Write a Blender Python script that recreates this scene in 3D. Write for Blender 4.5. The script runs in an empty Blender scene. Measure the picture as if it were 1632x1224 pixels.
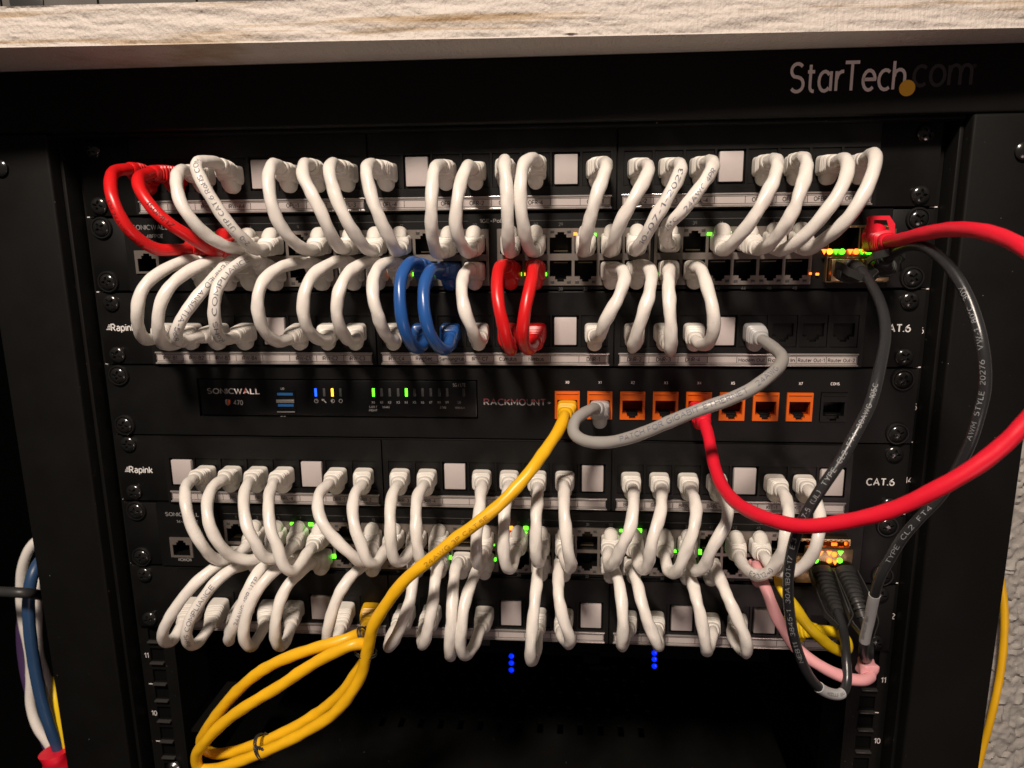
import bpy, bmesh, math, random
from mathutils import Vector, Matrix, noise
random.seed(7)
S = 0.001                                    # everything below is written in millimetres
scene = bpy.context.scene
col = scene.collection

# ------------------------------------------------------------------ camera
FPX = 1200.0                                 # focal length in pixels of the 1632 px wide photograph
RC = ((0.9967895458784064, 0.07934734883082326, -0.010705113779875612),
      (0.006190953216244211, -0.20968557679322564, -0.9777492679532758),
      (-0.07982652019094097, 0.9745439739275042, -0.2095036265934157))
CP = Vector((45.914, -437.023, -50.350))
cam = bpy.data.cameras.new("camera"); camo = bpy.data.objects.new("camera", cam); col.objects.link(camo)
right, up, back = Vector(RC[0]), -Vector(RC[1]), -Vector(RC[2])
m = Matrix((right, up, back)).transposed().to_4x4(); m.translation = CP*S
camo.matrix_world = m
cam.sensor_width = 36.0; cam.lens = FPX/1632*36.0
cam.clip_start = 0.01; cam.clip_end = 50
cam.dof.use_dof = True; cam.dof.focus_distance = 0.395; cam.dof.aperture_fstop = 14.0
scene.camera = camo
def at(px, py, depth=0.0):
    """real point (mm) on the plane `depth` mm in front of the rack face that photo pixel px,py looks at"""
    d = Vector(RC[0])*((px-816)/FPX) + Vector(RC[1])*((py-612)/FPX) + Vector(RC[2])
    t = (-depth-CP.y)/d.y
    return CP + d*t

def screen_gap(p, c):
    d = p-CP; z = d.dot(Vector(RC[2])); return math.hypot(816+FPX*d.dot(Vector(RC[0]))/z-c[0], 612+FPX*d.dot(Vector(RC[1]))/z-c[1])

# ------------------------------------------------------------------ world, lamps, exposure
w = bpy.data.worlds.new("World"); scene.world = w; w.use_nodes = True
bg = w.node_tree.nodes["Background"]; bg.inputs[0].default_value = (1.0, 0.86, 0.76, 1); bg.inputs[1].default_value = 0.05
def area(name, pos, target, size, power, color):
    l = bpy.data.lights.new(name, 'AREA'); l.shape = 'DISK'; l.size = size*S; l.energy = power; l.color = color
    o = bpy.data.objects.new(name, l); col.objects.link(o); o.location = Vector(pos)*S
    o.rotation_euler = (Vector(target)-Vector(pos)).to_track_quat('-Z', 'Y').to_euler(); return o
area("ceiling_lamp", (-150, -1050, 900), (0, -20, -130), 200, 31.0, (1.0, 0.85, 0.72))
area("low_fill", (500, -1000, -650), (0, 0, -150), 300, 1.3, (1.0, 0.72, 0.68))  # added pinkish fill from low right, lifts undersides of board and cables
scene.view_settings.view_transform = 'Standard'; scene.view_settings.look = 'None'
scene.view_settings.exposure = 0.0; scene.view_settings.gamma = 1.0; scene.view_settings.use_curve_mapping = False
scene.render.engine = 'CYCLES'

# ------------------------------------------------------------------ materials
def mat(name, color, rough=0.5, metal=0.0, bump=0.0, bscale=400.0, var=0.0, emit=None, estr=0.0, spec=0.5, sss=0.0,
        specks=0.0, trans=0.0, rvar=0.0):
    m = bpy.data.materials.new(name); m.use_nodes = True
    nt = m.node_tree; p = nt.nodes["Principled BSDF"]
    p.inputs["Base Color"].default_value = (*color, 1); p.inputs["Roughness"].default_value = rough
    p.inputs["Metallic"].default_value = metal; p.inputs["Specular IOR Level"].default_value = spec
    if trans: p.inputs["Transmission Weight"].default_value = trans
    if sss:
        p.inputs["Subsurface Weight"].default_value = sss
        p.inputs["Subsurface Radius"].default_value = (1.0, 0.7, 0.5); p.inputs["Subsurface Scale"].default_value = 0.0012
    if emit: p.inputs["Emission Color"].default_value = (*emit, 1); p.inputs["Emission Strength"].default_value = estr
    tc = nt.nodes.new("ShaderNodeTexCoord"); out = tc.outputs["Object"]
    def noi(scale, detail=3, rgh=0.55):
        n = nt.nodes.new("ShaderNodeTexNoise"); n.inputs["Scale"].default_value = scale; n.inputs["Detail"].default_value = detail
        n.inputs["Roughness"].default_value = rgh; nt.links.new(out, n.inputs["Vector"]); return n
    cur = None
    if var:
        n = noi(60); r = nt.nodes.new("ShaderNodeMapRange"); r.inputs[1].default_value = 0.3; r.inputs[2].default_value = 0.7
        nt.links.new(n.outputs["Fac"], r.inputs[0])
        mx = nt.nodes.new("ShaderNodeMix"); mx.data_type = 'RGBA'; nt.links.new(r.outputs[0], mx.inputs[0])
        mx.inputs[6].default_value = (*[c*(1-var) for c in color], 1); mx.inputs[7].default_value = (*[min(1, c*(1+var)) for c in color], 1)
        cur = mx.outputs[2]; nt.links.new(cur, p.inputs["Base Color"])
    if specks:
        n = noi(900, 1); r = nt.nodes.new("ShaderNodeMapRange"); r.inputs[1].default_value = specks; r.inputs[2].default_value = specks+0.02
        nt.links.new(n.outputs["Fac"], r.inputs[0])
        mx = nt.nodes.new("ShaderNodeMix"); mx.data_type = 'RGBA'; nt.links.new(r.outputs[0], mx.inputs[0])
        if cur: nt.links.new(cur, mx.inputs[6])
        else: mx.inputs[6].default_value = (*color, 1)
        mx.inputs[7].default_value = (0.35, 0.32, 0.3, 1); nt.links.new(mx.outputs[2], p.inputs["Base Color"])
    if rvar:
        n = noi(35, 5); r = nt.nodes.new("ShaderNodeMapRange"); r.inputs[1].default_value = 0.3; r.inputs[2].default_value = 0.7
        r.inputs[3].default_value = max(0, rough-rvar); r.inputs[4].default_value = min(1, rough+rvar)
        nt.links.new(n.outputs["Fac"], r.inputs[0]); nt.links.new(r.outputs[0], p.inputs["Roughness"])
    if bump:
        n = noi(bscale, 4); b = nt.nodes.new("ShaderNodeBump"); b.inputs["Strength"].default_value = bump
        b.inputs["Distance"].default_value = 0.0004; nt.links.new(n.outputs["Fac"], b.inputs["Height"])
        nt.links.new(b.outputs[0], p.inputs["Normal"])
    return m
M = {}
M['frame'] = mat('black_powder_coat', (0.0048, 0.0046, 0.0043), 0.55, spec=0.13, bump=0.25, bscale=2500, specks=0.80, rvar=0.1)
M['panel'] = mat('black_plastic', (0.0045, 0.0043, 0.0042), 0.45, spec=0.3, bump=0.12, bscale=1500, specks=0.83, rvar=0.1)
M['device'] = mat('black_device_paint', (0.0035, 0.0034, 0.0034), 0.48, spec=0.25, bump=0.12, bscale=2200, rvar=0.08)
M['gloss'] = mat('glossy_black_inset', (0.003, 0.003, 0.0035), 0.3, spec=0.3)
M['void'] = mat('dark_interior', (0.0015, 0.0015, 0.0015), 0.8, spec=0.1)
M['jack'] = mat('black_jack', (0.003, 0.003, 0.003), 0.45, spec=0.3)
M['screw'] = mat('black_screw', (0.010, 0.010, 0.010), 0.18, spec=0.8)
M['rubber'] = mat('rubber_washer', (0.006, 0.006, 0.006), 0.45, spec=0.4)
M['blank'] = mat('white_blank_plastic', (0.47, 0.42, 0.41), 0.45, var=0.04)
M['white'] = mat('white_jacket', (0.73, 0.695, 0.65), 0.33, bump=0.35, bscale=260, var=0.05, sss=0.15, rvar=0.08)
M['wboot'] = mat('white_boot', (0.70, 0.67, 0.62), 0.42, bump=0.10, bscale=900, var=0.04, sss=0.15)
M['red'] = mat('red_jacket', (0.60, 0.010, 0.012), 0.33, bump=0.1, bscale=500, sss=0.1)
M['blue'] = mat('blue_jacket', (0.018, 0.085, 0.30), 0.28, bump=0.1, bscale=500)
M['navy'] = mat('dusty_blue_jacket', (0.022, 0.06, 0.14), 0.4)
M['crimson'] = mat('crimson_jacket', (0.68, 0.008, 0.028), 0.42, bump=0.1, bscale=500, sss=0.1)
M['grey'] = mat('grey_jacket', (0.30, 0.29, 0.275), 0.36, bump=0.1, bscale=500)
M['gboot'] = mat('grey_boot', (0.40, 0.40, 0.40), 0.4)
M['yellow'] = mat('amber_jacket', (0.78, 0.43, 0.010), 0.38, bump=0.12, bscale=500, var=0.06)
M['lemon'] = mat('yellow_jacket', (0.88, 0.60, 0.012), 0.38, bump=0.12, bscale=500)
M['pink'] = mat('pink_jacket', (0.72, 0.34, 0.36), 0.45, bump=0.1, bscale=500)
M['dac'] = mat('dark_grey_jacket', (0.022, 0.023, 0.025), 0.30, bump=0.15, bscale=700)
M['dacboot'] = mat('black_boot', (0.026, 0.026, 0.026), 0.45)
M['ink'] = mat('cable_ink', (0.13, 0.14, 0.19), 0.6)
M['dink'] = mat('dark_red_ink', (0.10, 0.004, 0.004), 0.6)
M['wink'] = mat('pale_cable_ink', (0.30, 0.31, 0.32), 0.6)
M['bink'] = mat('brown_cable_ink', (0.38, 0.17, 0.01), 0.6)
M['sleeve'] = mat('white_sleeve', (0.45, 0.46, 0.47), 0.3)
M['holder'] = mat('label_holder', (0.42, 0.39, 0.37), 0.2, metal=0.5)
M['paper'] = mat('label_paper', (0.43, 0.385, 0.37), 0.4)
M['print'] = mat('label_print', (0.008, 0.008, 0.008), 0.6)
M['silver'] = mat('port_shell_metal', (0.23, 0.20, 0.18), 0.4, metal=0.6, bump=0.2, bscale=300)
M['contact'] = mat('contact_gold', (0.5, 0.4, 0.25), 0.3, metal=1.0)
M['glow_metal'] = mat('cage_metal', (0.50, 0.36, 0.20), 0.36, metal=1.0, bump=0.6, bscale=220)  # cage metal coloured golden, amber glow of the lamps included
M['orange'] = mat('orange_keystone', (0.62, 0.105, 0.006), 0.42, spec=0.3)
M['orange2'] = mat('orange_keystone_shaded', (0.20, 0.018, 0.002), 0.55, spec=0.2)  # darker copy of the keystone orange, pocket shade put into the colour
M['wtext'] = mat('white_print', (0.70, 0.68, 0.66), 0.5)
M['gtext'] = mat('grey_print', (0.22, 0.21, 0.205), 0.5)
M['dtext'] = mat('dim_print', (0.07, 0.068, 0.066), 0.5)
M['ltext'] = mat('logo_print', (0.85, 0.76, 0.75), 0.5)
M['ctext'] = mat('gloss_logo_print', (0.034, 0.030, 0.030), 0.4)
M['amber'] = mat('amber_dot', (0.95, 0.52, 0.04), 0.45)
M['otext'] = mat('orange_print', (0.55, 0.09, 0.03), 0.5)
M['ktext'] = mat('kit_print', (0.28, 0.26, 0.26), 0.5)
M['rtext'] = mat('red_print', (0.16, 0.03, 0.035), 0.5)
M['usb'] = mat('usb_blue', (0.012, 0.07, 0.20), 0.4)
M['usbm'] = mat('usb_shell', (0.55, 0.53, 0.5), 0.3, metal=0.9)
M['lip'] = mat('bare_lit_edge', (0.035, 0.033, 0.031), 0.3)  # bare lip edges, lightened in colour as though catching light
M['off'] = mat('unlit_lamp', (0.05, 0.05, 0.05), 0.3)
M['steel'] = mat('steel_screw', (0.5, 0.5, 0.5), 0.25, metal=1.0)
M['g'] = mat('lit_green', (0.05, 0.6, 0.02), 0.3, emit=(0.10, 1.0, 0.015), estr=3.8)
M['o'] = mat('lit_orange', (0.9, 0.3, 0.05), 0.3, emit=(1.0, 0.14, 0.012), estr=3.4)
M['y'] = mat('lit_yellow', (0.9, 0.6, 0.05), 0.3, emit=(1.0, 0.38, 0.02), estr=2.6)
M['b'] = mat('lit_blue', (0.05, 0.2, 0.9), 0.3, emit=(0.0, 0.07, 1.0), estr=1.8)
M['b2'] = mat('lit_blue_deep', (0.01, 0.05, 0.5), 0.3, emit=(0.0, 0.018, 1.0), estr=1.6)
M['purple'] = mat('purple_jacket', (0.06, 0.03, 0.10), 0.4)

# ------------------------------------------------------------------ helpers
BASE = {}
def thing(name, base, label, cat, group=None, kind=None):
    o = bpy.data.objects.new(name, None); col.objects.link(o); o.empty_display_size = 0.005
    o.location = Vector(base)*S; o['label'] = label; o['category'] = cat
    if group: o['group'] = group
    if kind: o['kind'] = kind
    BASE[o] = Vector(base); return o
def root_base(o): return BASE[o]
def link(name, bm, material, parent=None, smooth=True, base=None):
    me = bpy.data.meshes.new(name)
    b = root_base(parent) if parent else Vector(base or (0, 0, 0))
    for v in bm.verts: v.co = (v.co-b)*S
    bmesh.ops.recalc_face_normals(bm, faces=bm.faces)
    bm.to_mesh(me); bm.free()
    me.materials.append(material)
    if smooth:
        for f in me.polygons: f.use_smooth = True
        me.set_sharp_from_angle(angle=math.radians(38))
    o = bpy.data.objects.new(name, me); col.objects.link(o)
    if parent: o.parent = parent; BASE[o] = b
    else: o.location = b*S; BASE[o] = b
    return o
def tag(o, label, cat, group=None, kind=None):
    if label: o['label'] = label
    if cat: o['category'] = cat
    if group: o['group'] = group
    if kind: o['kind'] = kind
    return o
def structure(name, bm, material, smooth=True, base=None):
    o = link(name, bm, material, None, smooth, base); o['kind'] = 'structure'; return o
def B(): return bmesh.new()
def box(bm, x0, x1, y0, y1, z0, z1, bev=0.0, seg=2):
    r = bmesh.ops.create_cube(bm, size=1.0)
    for v in r['verts']:
        v.co = Vector(((x0+x1)/2+v.co.x*(x1-x0), (y0+y1)/2+v.co.y*(y1-y0), (z0+z1)/2+v.co.z*(z1-z0)))
    if bev:
        es = list({e for v in r['verts'] for e in v.link_edges})
        bmesh.ops.bevel(bm, geom=es, offset=bev, segments=seg, profile=0.5, affect='EDGES')
    return bm
def mbox(*a, **k): return box(B(), *a, **k)
def plate(bm, outer, holes, yf, yb, hole_depth=None):
    """plate facing -Y: outer loop and hole loops of (x,z); holes are open pockets with walls back to yb"""
    edges = []
    for loop in [outer]+holes:
        vs = [bm.verts.new((x, yf, z)) for x, z in loop]
        es = [bm.edges.new((vs[i], vs[(i+1) % len(vs)])) for i in range(len(vs))]
        edges += es
        d = yb if loop is outer else (hole_depth if hole_depth is not None else yb)
        ws = [bm.verts.new((x, d, z)) for x, z in loop]
        for i in range(len(vs)):
            j = (i+1) % len(vs); bm.faces.new((vs[i], vs[j], ws[j], ws[i]))
    bmesh.ops.triangle_fill(bm, use_beauty=True, use_dissolve=False, edges=edges)
    return bm
def rect(x0, x1, z0, z1): return [(x0, z0), (x1, z0), (x1, z1), (x0, z1)]
def rj(cx, cz, s=1, w=11.6, h=7.6):
    """RJ45 opening; s=+1 has the clip notch on top, -1 below"""
    a = w/2
    pts = [(-a, -h/2-1.2), (a, -h/2-1.2), (a, h/2-1.2), (3.2, h/2-1.2), (3.2, h/2+0.5), (1.9, h/2+0.5), (1.9, h/2+1.8),
           (-1.9, h/2+1.8), (-1.9, h/2+0.5), (-3.2, h/2+0.5), (-3.2, h/2-1.2), (-a, h/2-1.2)]
    return [(cx+x, cz+s*z) for x, z in pts]
def lathe(bm, c, prof, n=32, axis='y', cross=0.0):
    """profile of (radius, offset toward -Y)"""
    rings = []
    for r, d in prof:
        ring = []
        for i in range(n):
            a = 2*math.pi*i/n; x, z = r*math.cos(a), r*math.sin(a)
            dd = d
            if cross and r < cross and (abs(x) < 0.62 or abs(z) < 0.62): dd = d-1.5
            ring.append(bm.verts.new((c[0]+x, c[1]-dd, c[2]+z)))
        rings.append(ring)
    for a, b in zip(rings, rings[1:]):
        for i in range(n): bm.faces.new((a[i], a[(i+1) % n], b[(i+1) % n], b[i]))
    bm.faces.new(rings[-1]); return bm

# text ----------------------------------------------------------------
# plain single-stroke lettering: every glyph is a list of strokes, cap height 1
def ar(cx, cy, rx, ry, a0, a1, n=None):
    n = n or max(3, int(abs(a1-a0)/22))
    return [(cx+rx*math.cos(math.radians(a0+(a1-a0)*k/n)), cy+ry*math.sin(math.radians(a0+(a1-a0)*k/n))) for k in range(n+1)]
XH = 0.70
GL = {
 'A': (.70, [[(0, 0), (.35, 1), (.70, 0)], [(.13, .34), (.57, .34)]]),
 'B': (.58, [[(0, 0), (0, 1), (.32, 1)]+ar(.32, .765, .22, .235, 90, -90)+[(0, .53)], [(.05, .53), (.33, .53)]+ar(.33, .265, .25, .265, 90, -90)+[(0, 0)]]),
 'C': (.64, [ar(.38, .5, .38, .5, 48, 312)]),
 'D': (.66, [[(0, 0), (0, 1), (.25, 1)]+ar(.25, .5, .41, .5, 90, -90)+[(0, 0)]]),
 'E': (.52, [[(.52, 0), (0, 0), (0, 1), (.52, 1)], [(.04, .52), (.46, .52)]]),
 'F': (.50, [[(0, 0), (0, 1), (.50, 1)], [(.04, .5), (.44, .5)]]),
 'G': (.70, [ar(.38, .5, .38, .5, 48, 320)+[(.70, .45), (.42, .45)]]),
 'H': (.62, [[(0, 0), (0, 1)], [(.62, 0), (.62, 1)], [(.05, .52), (.57, .52)]]),
 'I': (.0, [[(0, 0), (0, 1)]]),
 'J': (.42, [[(.42, 1), (.42, .25)]+ar(.2, .22, .22, .22, 0, -170)]),
 'K': (.58, [[(0, 0), (0, 1)], [(.56, 1), (.04, .42)], [(.2, .58), (.58, 0)]]),
 'L': (.48, [[(0, 1), (0, 0), (.48, 0)]]),
 'M': (.74, [[(0, 0), (0, 1), (.37, .3), (.74, 1), (.74, 0)]]),
 'N': (.62, [[(0, 0), (0, 1), (.62, 0), (.62, 1)]]),
 'O': (.76, [ar(.38, .5, .38, .5, 90, 450)]),
 'P': (.56, [[(0, 0), (0, 1), (.3, 1)]+ar(.3, .73, .26, .27, 90, -90)+[(.03, .46)]]),
 'Q': (.76, [ar(.38, .5, .38, .5, 90, 450), [(.5, .25), (.74, -.05)]]),
 'R': (.60, [[(0, 0), (0, 1), (.3, 1)]+ar(.3, .74, .26, .26, 90, -90)+[(.03, .48)], [(.28, .46), (.58, 0)]]),
 'S': (.54, [ar(.27, .755, .25, .245, 35, 240)+ar(.27, .26, .27, .26, 80, -145)]),
 'T': (.60, [[(0, 1), (.60, 1)], [(.30, .96), (.30, 0)]]),
 'U': (.62, [[(0, 1), (0, .3)]+ar(.31, .31, .31, .31, 180, 360)+[(.62, 1)]]),
 'V': (.66, [[(0, 1), (.33, 0), (.66, 1)]]),
 'W': (.94, [[(0, 1), (.24, 0), (.47, .95), (.70, 0), (.94, 1)]]),
 'X': (.60, [[(0, 1), (.60, 0)], [(0, 0), (.60, 1)]]),
 'Y': (.60, [[(0, 1), (.30, .5), (.60, 1)], [(.30, .48), (.30, 0)]]),
 'Z': (.56, [[(0, 1), (.56, 1), (0, 0), (.56, 0)]]),
 '0': (.54, [ar(.27, .5, .27, .5, 90, 450)]),
 '1': (.26, [[(0, .78), (.26, 1), (.26, 0)]]),
 '2': (.52, [ar(.26, .73, .25, .27, 165, -35)+[(0, 0), (.52, 0)]]),
 '3': (.52, [ar(.25, .75, .23, .25, 150, -85), ar(.25, .26, .27, .26, 82, -155)]),
 '4': (.56, [[(.42, 0), (.42, 1), (0, .28), (.56, .28)]]),
 '5': (.52, [[(.46, 1), (.06, 1), (.03, .55)]+ar(.25, .32, .27, .32, 130, -150)]),
 '6': (.54, [[(.40, 1)]+ar(.36, .36, .34, .5, 140, 180, 3)+ar(.28, .3, .26, .3, 180, 540)]),
 '7': (.50, [[(0, 1), (.50, 1), (.15, 0)]]),
 '8': (.54, [ar(.27, .76, .22, .24, 270, 630), ar(.27, .26, .27, .26, 88, -268)]),
 '9': (.54, [ar(.26, .70, .26, .30, 0, 360)+ar(.18, .60, .34, .55, 5, -60, 4)]),
 '@': (.50, [ar(.24, .35, .24, .35, 40, 320), [(.50, XH), (.50, 0)]]),
 'a': (.46, [ar(.24, .47, .21, .23, 150, 0)+[(.45, 0)], [(.43, .40), (.24, .40)]+ar(.21, .20, .21, .20, 90, 270)+[(.30, 0), (.43, .12)]]),
 'b': (.50, [[(0, 1), (0, 0)], ar(.26, .35, .24, .35, 140, -140)]),
 'c': (.44, [ar(.27, .35, .27, .35, 50, 310)]),
 'd': (.50, [[(.50, 1), (.50, 0)], ar(.24, .35, .24, .35, 40, 320)]),
 'e': (.50, [[(.03, .38), (.50, .38)]+ar(.26, .35, .25, .35, 10, 315)]),
 'g': (.50, [ar(.24, .35, .24, .35, 40, 320), [(.50, XH), (.50, -.1)]+ar(.25, -.06, .25, .24, 0, -150)]),
 'h': (.46, [[(0, 1), (0, 0)], [(.02, .45)]+ar(.24, .47, .22, .23, 150, 0)+[(.46, 0)]]),
 'i': (.0, [[(0, XH), (0, 0)], [(0, .88), (0, .98)]]),
 'k': (.44, [[(0, 0), (0, 1)], [(.42, XH), (.04, .28)], [(.15, .4), (.44, 0)]]),
 'l': (.0, [[(0, 1), (0, 0)]]),
 'm': (.80, [[(0, XH), (0, 0)], [(.02, .45)]+ar(.21, .48, .19, .22, 150, 0)+[(.40, 0)], [(.42, .45)]+ar(.61, .48, .19, .22, 150, 0)+[(.80, 0)]]),
 'n': (.46, [[(0, XH), (0, 0)], [(.02, .45)]+ar(.24, .47, .22, .23, 150, 0)+[(.46, 0)]]),
 'o': (.52, [ar(.26, .35, .26, .35, 90, 450)]),
 'p': (.50, [[(0, XH), (0, -.28)], ar(.26, .35, .24, .35, 140, -140)]),
 'r': (.30, [[(0, XH), (0, 0)], [(.02, .42)]+ar(.26, .42, .24, .27, 150, 80)]),
 's': (.40, [ar(.20, .52, .18, .18, 40, 240)+ar(.20, .18, .20, .18, 80, -145)]),
 't': (.32, [[(.12, .95), (.12, .18)]+ar(.27, .16, .15, .16, 180, 280), [(0, XH), (.30, XH)]]),
 'u': (.46, [[(0, XH), (0, .22)]+ar(.22, .22, .22, .22, 180, 340), [(.46, XH), (.46, 0)]]),
 '.': (.02, [[(0, 0), (0.02, .10)]]), '-': (.30, [[(0, .42), (.30, .42)]]), '+': (.44, [[(0, .45), (.44, .45)], [(.22, .67), (.22, .23)]]),
 '/': (.36, [[(0, -.05), (.36, 1.05)]]), '|': (.0, [[(0, 0), (0, 1)]]), '(': (.18, [ar(.34, .5, .34, .62, 125, 235)]), ')': (.18, [ar(-.16, .5, .34, .62, 55, -55)]),
 '\u00b0': (.22, [ar(.11, .86, .11, .12, 0, 360)]), '\u00ae': (1.0, [ar(.5, .5, .5, .5, 0, 360), [(.36, .22), (.36, .78)]+ar(.5, .64, .16, .14, 90, -90)+[(.4, .5)], [(.5, .5), (.66, .22)]]),
}
WGT = [0.13]; TRK = [0.24]
_tc = {}
def ribbon(P, w):
    L, Rr = [], []
    closed = len(P) > 3 and math.hypot(P[0][0]-P[-1][0], P[0][1]-P[-1][1]) < 1e-4
    for i, (x, y) in enumerate(P):
        a = P[i-1] if i else (P[-2] if closed else None); b = P[i+1] if i < len(P)-1 else (P[1] if closed else None)
        def nv(p, q): d = math.hypot(q[0]-p[0], q[1]-p[1]) or 1e-6; return (-(q[1]-p[1])/d, (q[0]-p[0])/d)
        if a is None: n = nv((x, y), b); k = 1
        elif b is None: n = nv(a, (x, y)); k = 1
        else:
            n1, n2 = nv(a, (x, y)), nv((x, y), b); sx, sy = n1[0]+n2[0], n1[1]+n2[1]; l = math.hypot(sx, sy) or 1e-6
            n = (sx/l, sy/l); k = min(1.9, 1/max(0.3, n[0]*n1[0]+n[1]*n1[1]))
        L.append((x+n[0]*w/2*k, y+n[1]*w/2*k)); Rr.append((x-n[0]*w/2*k, y-n[1]*w/2*k))
    return L, Rr
def glyphs(s):
    key = (s, WGT[0], TRK[0])
    if key in _tc: return _tc[key]
    vs, fs, x0 = [], [], 0.0
    prev = ''
    for ch in s:
        if prev == 'r' and ch == 'T': x0 -= .13
        if prev+ch in ('@r',): x0 += .06
        prev = ch
        if ch == ' ': x0 += .42; continue
        wd, st = GL.get(ch, GL['-'])
        for q, P in enumerate(st):
            L, Rr = ribbon(P, WGT[0]); b = len(vs)
            for (lx, ly), (rx, ry) in zip(L, Rr): vs += [((lx+x0)*.7, ly*.7, q), ((rx+x0)*.7, ry*.7, q)]
            for i in range(len(L)-1): fs.append((b+2*i, b+2*i+1, b+2*i+3, b+2*i+2))
        x0 += wd+TRK[0]
    _tc[key] = (vs, fs, (x0-TRK[0])*.7); return _tc[key]
def put_text(bm, s, x, y, z, h, width=None, align='c', slant=0.0):
    """flat text facing -Y, cap height h mm, base line at z"""
    vs, fs, wd = glyphs(s); k = h/0.70; kx = (width/wd) if width else k
    off = {'c': -wd*kx/2, 'l': 0, 'r': -wd*kx}[align]
    nv = [bm.verts.new((x+off+a*kx+slant*b*k, y-0.02*q, z+b*k)) for a, b, q in vs]
    for f in fs:
        try: bm.faces.new([nv[i] for i in f])
        except ValueError: pass
    return bm

# curves ---------------------------------------------------------------
def spline(P, step=1.5):
    P = [Vector(p) for p in P]; Q = [P[0]*2-P[1]]+P+[P[-1]*2-P[-2]]; out = []
    for i in range(1, len(Q)-2):
        p0, p1, p2, p3 = Q[i-1:i+3]
        t0 = 0; t1 = t0+max(1e-3, (p1-p0).length)**0.5; t2 = t1+max(1e-3, (p2-p1).length)**0.5; t3 = t2+max(1e-3, (p3-p2).length)**0.5
        n = max(2, int((p2-p1).length/1.0))
        for k in range(n):
            t = t1+(t2-t1)*k/n
            A1 = p0*((t1-t)/(t1-t0))+p1*((t-t0)/(t1-t0)); A2 = p1*((t2-t)/(t2-t1))+p2*((t-t1)/(t2-t1)); A3 = p2*((t3-t)/(t3-t2))+p3*((t-t2)/(t3-t2))
            B1 = A1*((t2-t)/(t2-t0))+A2*((t-t0)/(t2-t0)); B2 = A2*((t3-t)/(t3-t1))+A3*((t-t1)/(t3-t1))
            out.append(B1*((t2-t)/(t2-t1))+B2*((t-t1)/(t2-t1)))
    out.append(P[-1])
    for _ in range(14):                        # relax kinks, keep the ends
        o2 = out[:]
        for i in range(2, len(out)-2): o2[i] = out[i]*0.5+(out[i-1]+out[i+1])*0.25
        out = o2
    res = [out[0]]; acc = 0.0
    for a, b in zip(out, out[1:]):
        L = (b-a).length
        while acc+L >= step:
            t = (step-acc)/L; a = a+(b-a)*t; res.append(a.copy()); L = (b-a).length; acc = 0.0
        acc += L
    if (res[-1]-out[-1]).length > 0.3: res.append(out[-1])
    return res
def frames(pts, upv):
    T = []
    for i in range(len(pts)):
        a = pts[max(0, i-1)]; b = pts[min(len(pts)-1, i+1)]; T.append((b-a).normalized())
    U = [(Vector(upv)-T[0]*Vector(upv).dot(T[0])).normalized()]
    for i in range(1, len(pts)):
        u = U[-1]; u = u-T[i]*u.dot(T[i]); U.append(u.normalized())
    return T, U
def skin(bm, rings, cap=True):
    R = [[bm.verts.new(p) for p in r] for r in rings]; n = len(R[0])
    for a, b in zip(R, R[1:]):
        for i in range(n): bm.faces.new((a[i], a[(i+1) % n], b[(i+1) % n], b[i]))
    if cap: bm.faces.new(R[0][::-1]); bm.faces.new(R[-1])
    return bm
def tube(bm, pts, rad, seed=0.0, lump=0.03, n=16, upv=(0.3, 0.1, 1)):
    T, U = frames(pts, upv); rings = []; s = 0
    for i, p in enumerate(pts):
        if i: s += (pts[i]-pts[i-1]).length
        V = T[i].cross(U[i]); ring = []
        for k in range(n):
            a = 2*math.pi*k/n
            r = rad*(1+lump*math.sin(2*a+s*0.30+seed)+lump*0.9*noise.noise(Vector((s*0.13+seed*3.7, a*0.7, seed)))+lump*0.45*math.sin(3*a-s*0.52)+lump*0.6*math.sin(2*a+s*0.8+seed)*(0.5+noise.noise(Vector((s*0.05, seed, 1)))))
            ring.append(p+U[i]*(math.cos(a)*r)+V*(math.sin(a)*r))
        rings.append(ring)
    return skin(bm, rings)
def sublen(pts, L0, L1):
    s = 0; out = []
    for i, p in enumerate(pts):
        if i: s += (pts[i]-pts[i-1]).length
        if L0 <= s <= L1: out.append(p)
    return out
def super_ring(p, U, V, hw, hh, e, n=28):
    r = []
    for k in range(n):
        a = 2*math.pi*k/n; c, s = math.cos(a), math.sin(a)
        x = math.copysign(abs(c)**(2/e), c)*hw; y = math.copysign(abs(s)**(2/e), s)*hh
        r.append(p+V*x+U*y)
    return r
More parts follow.
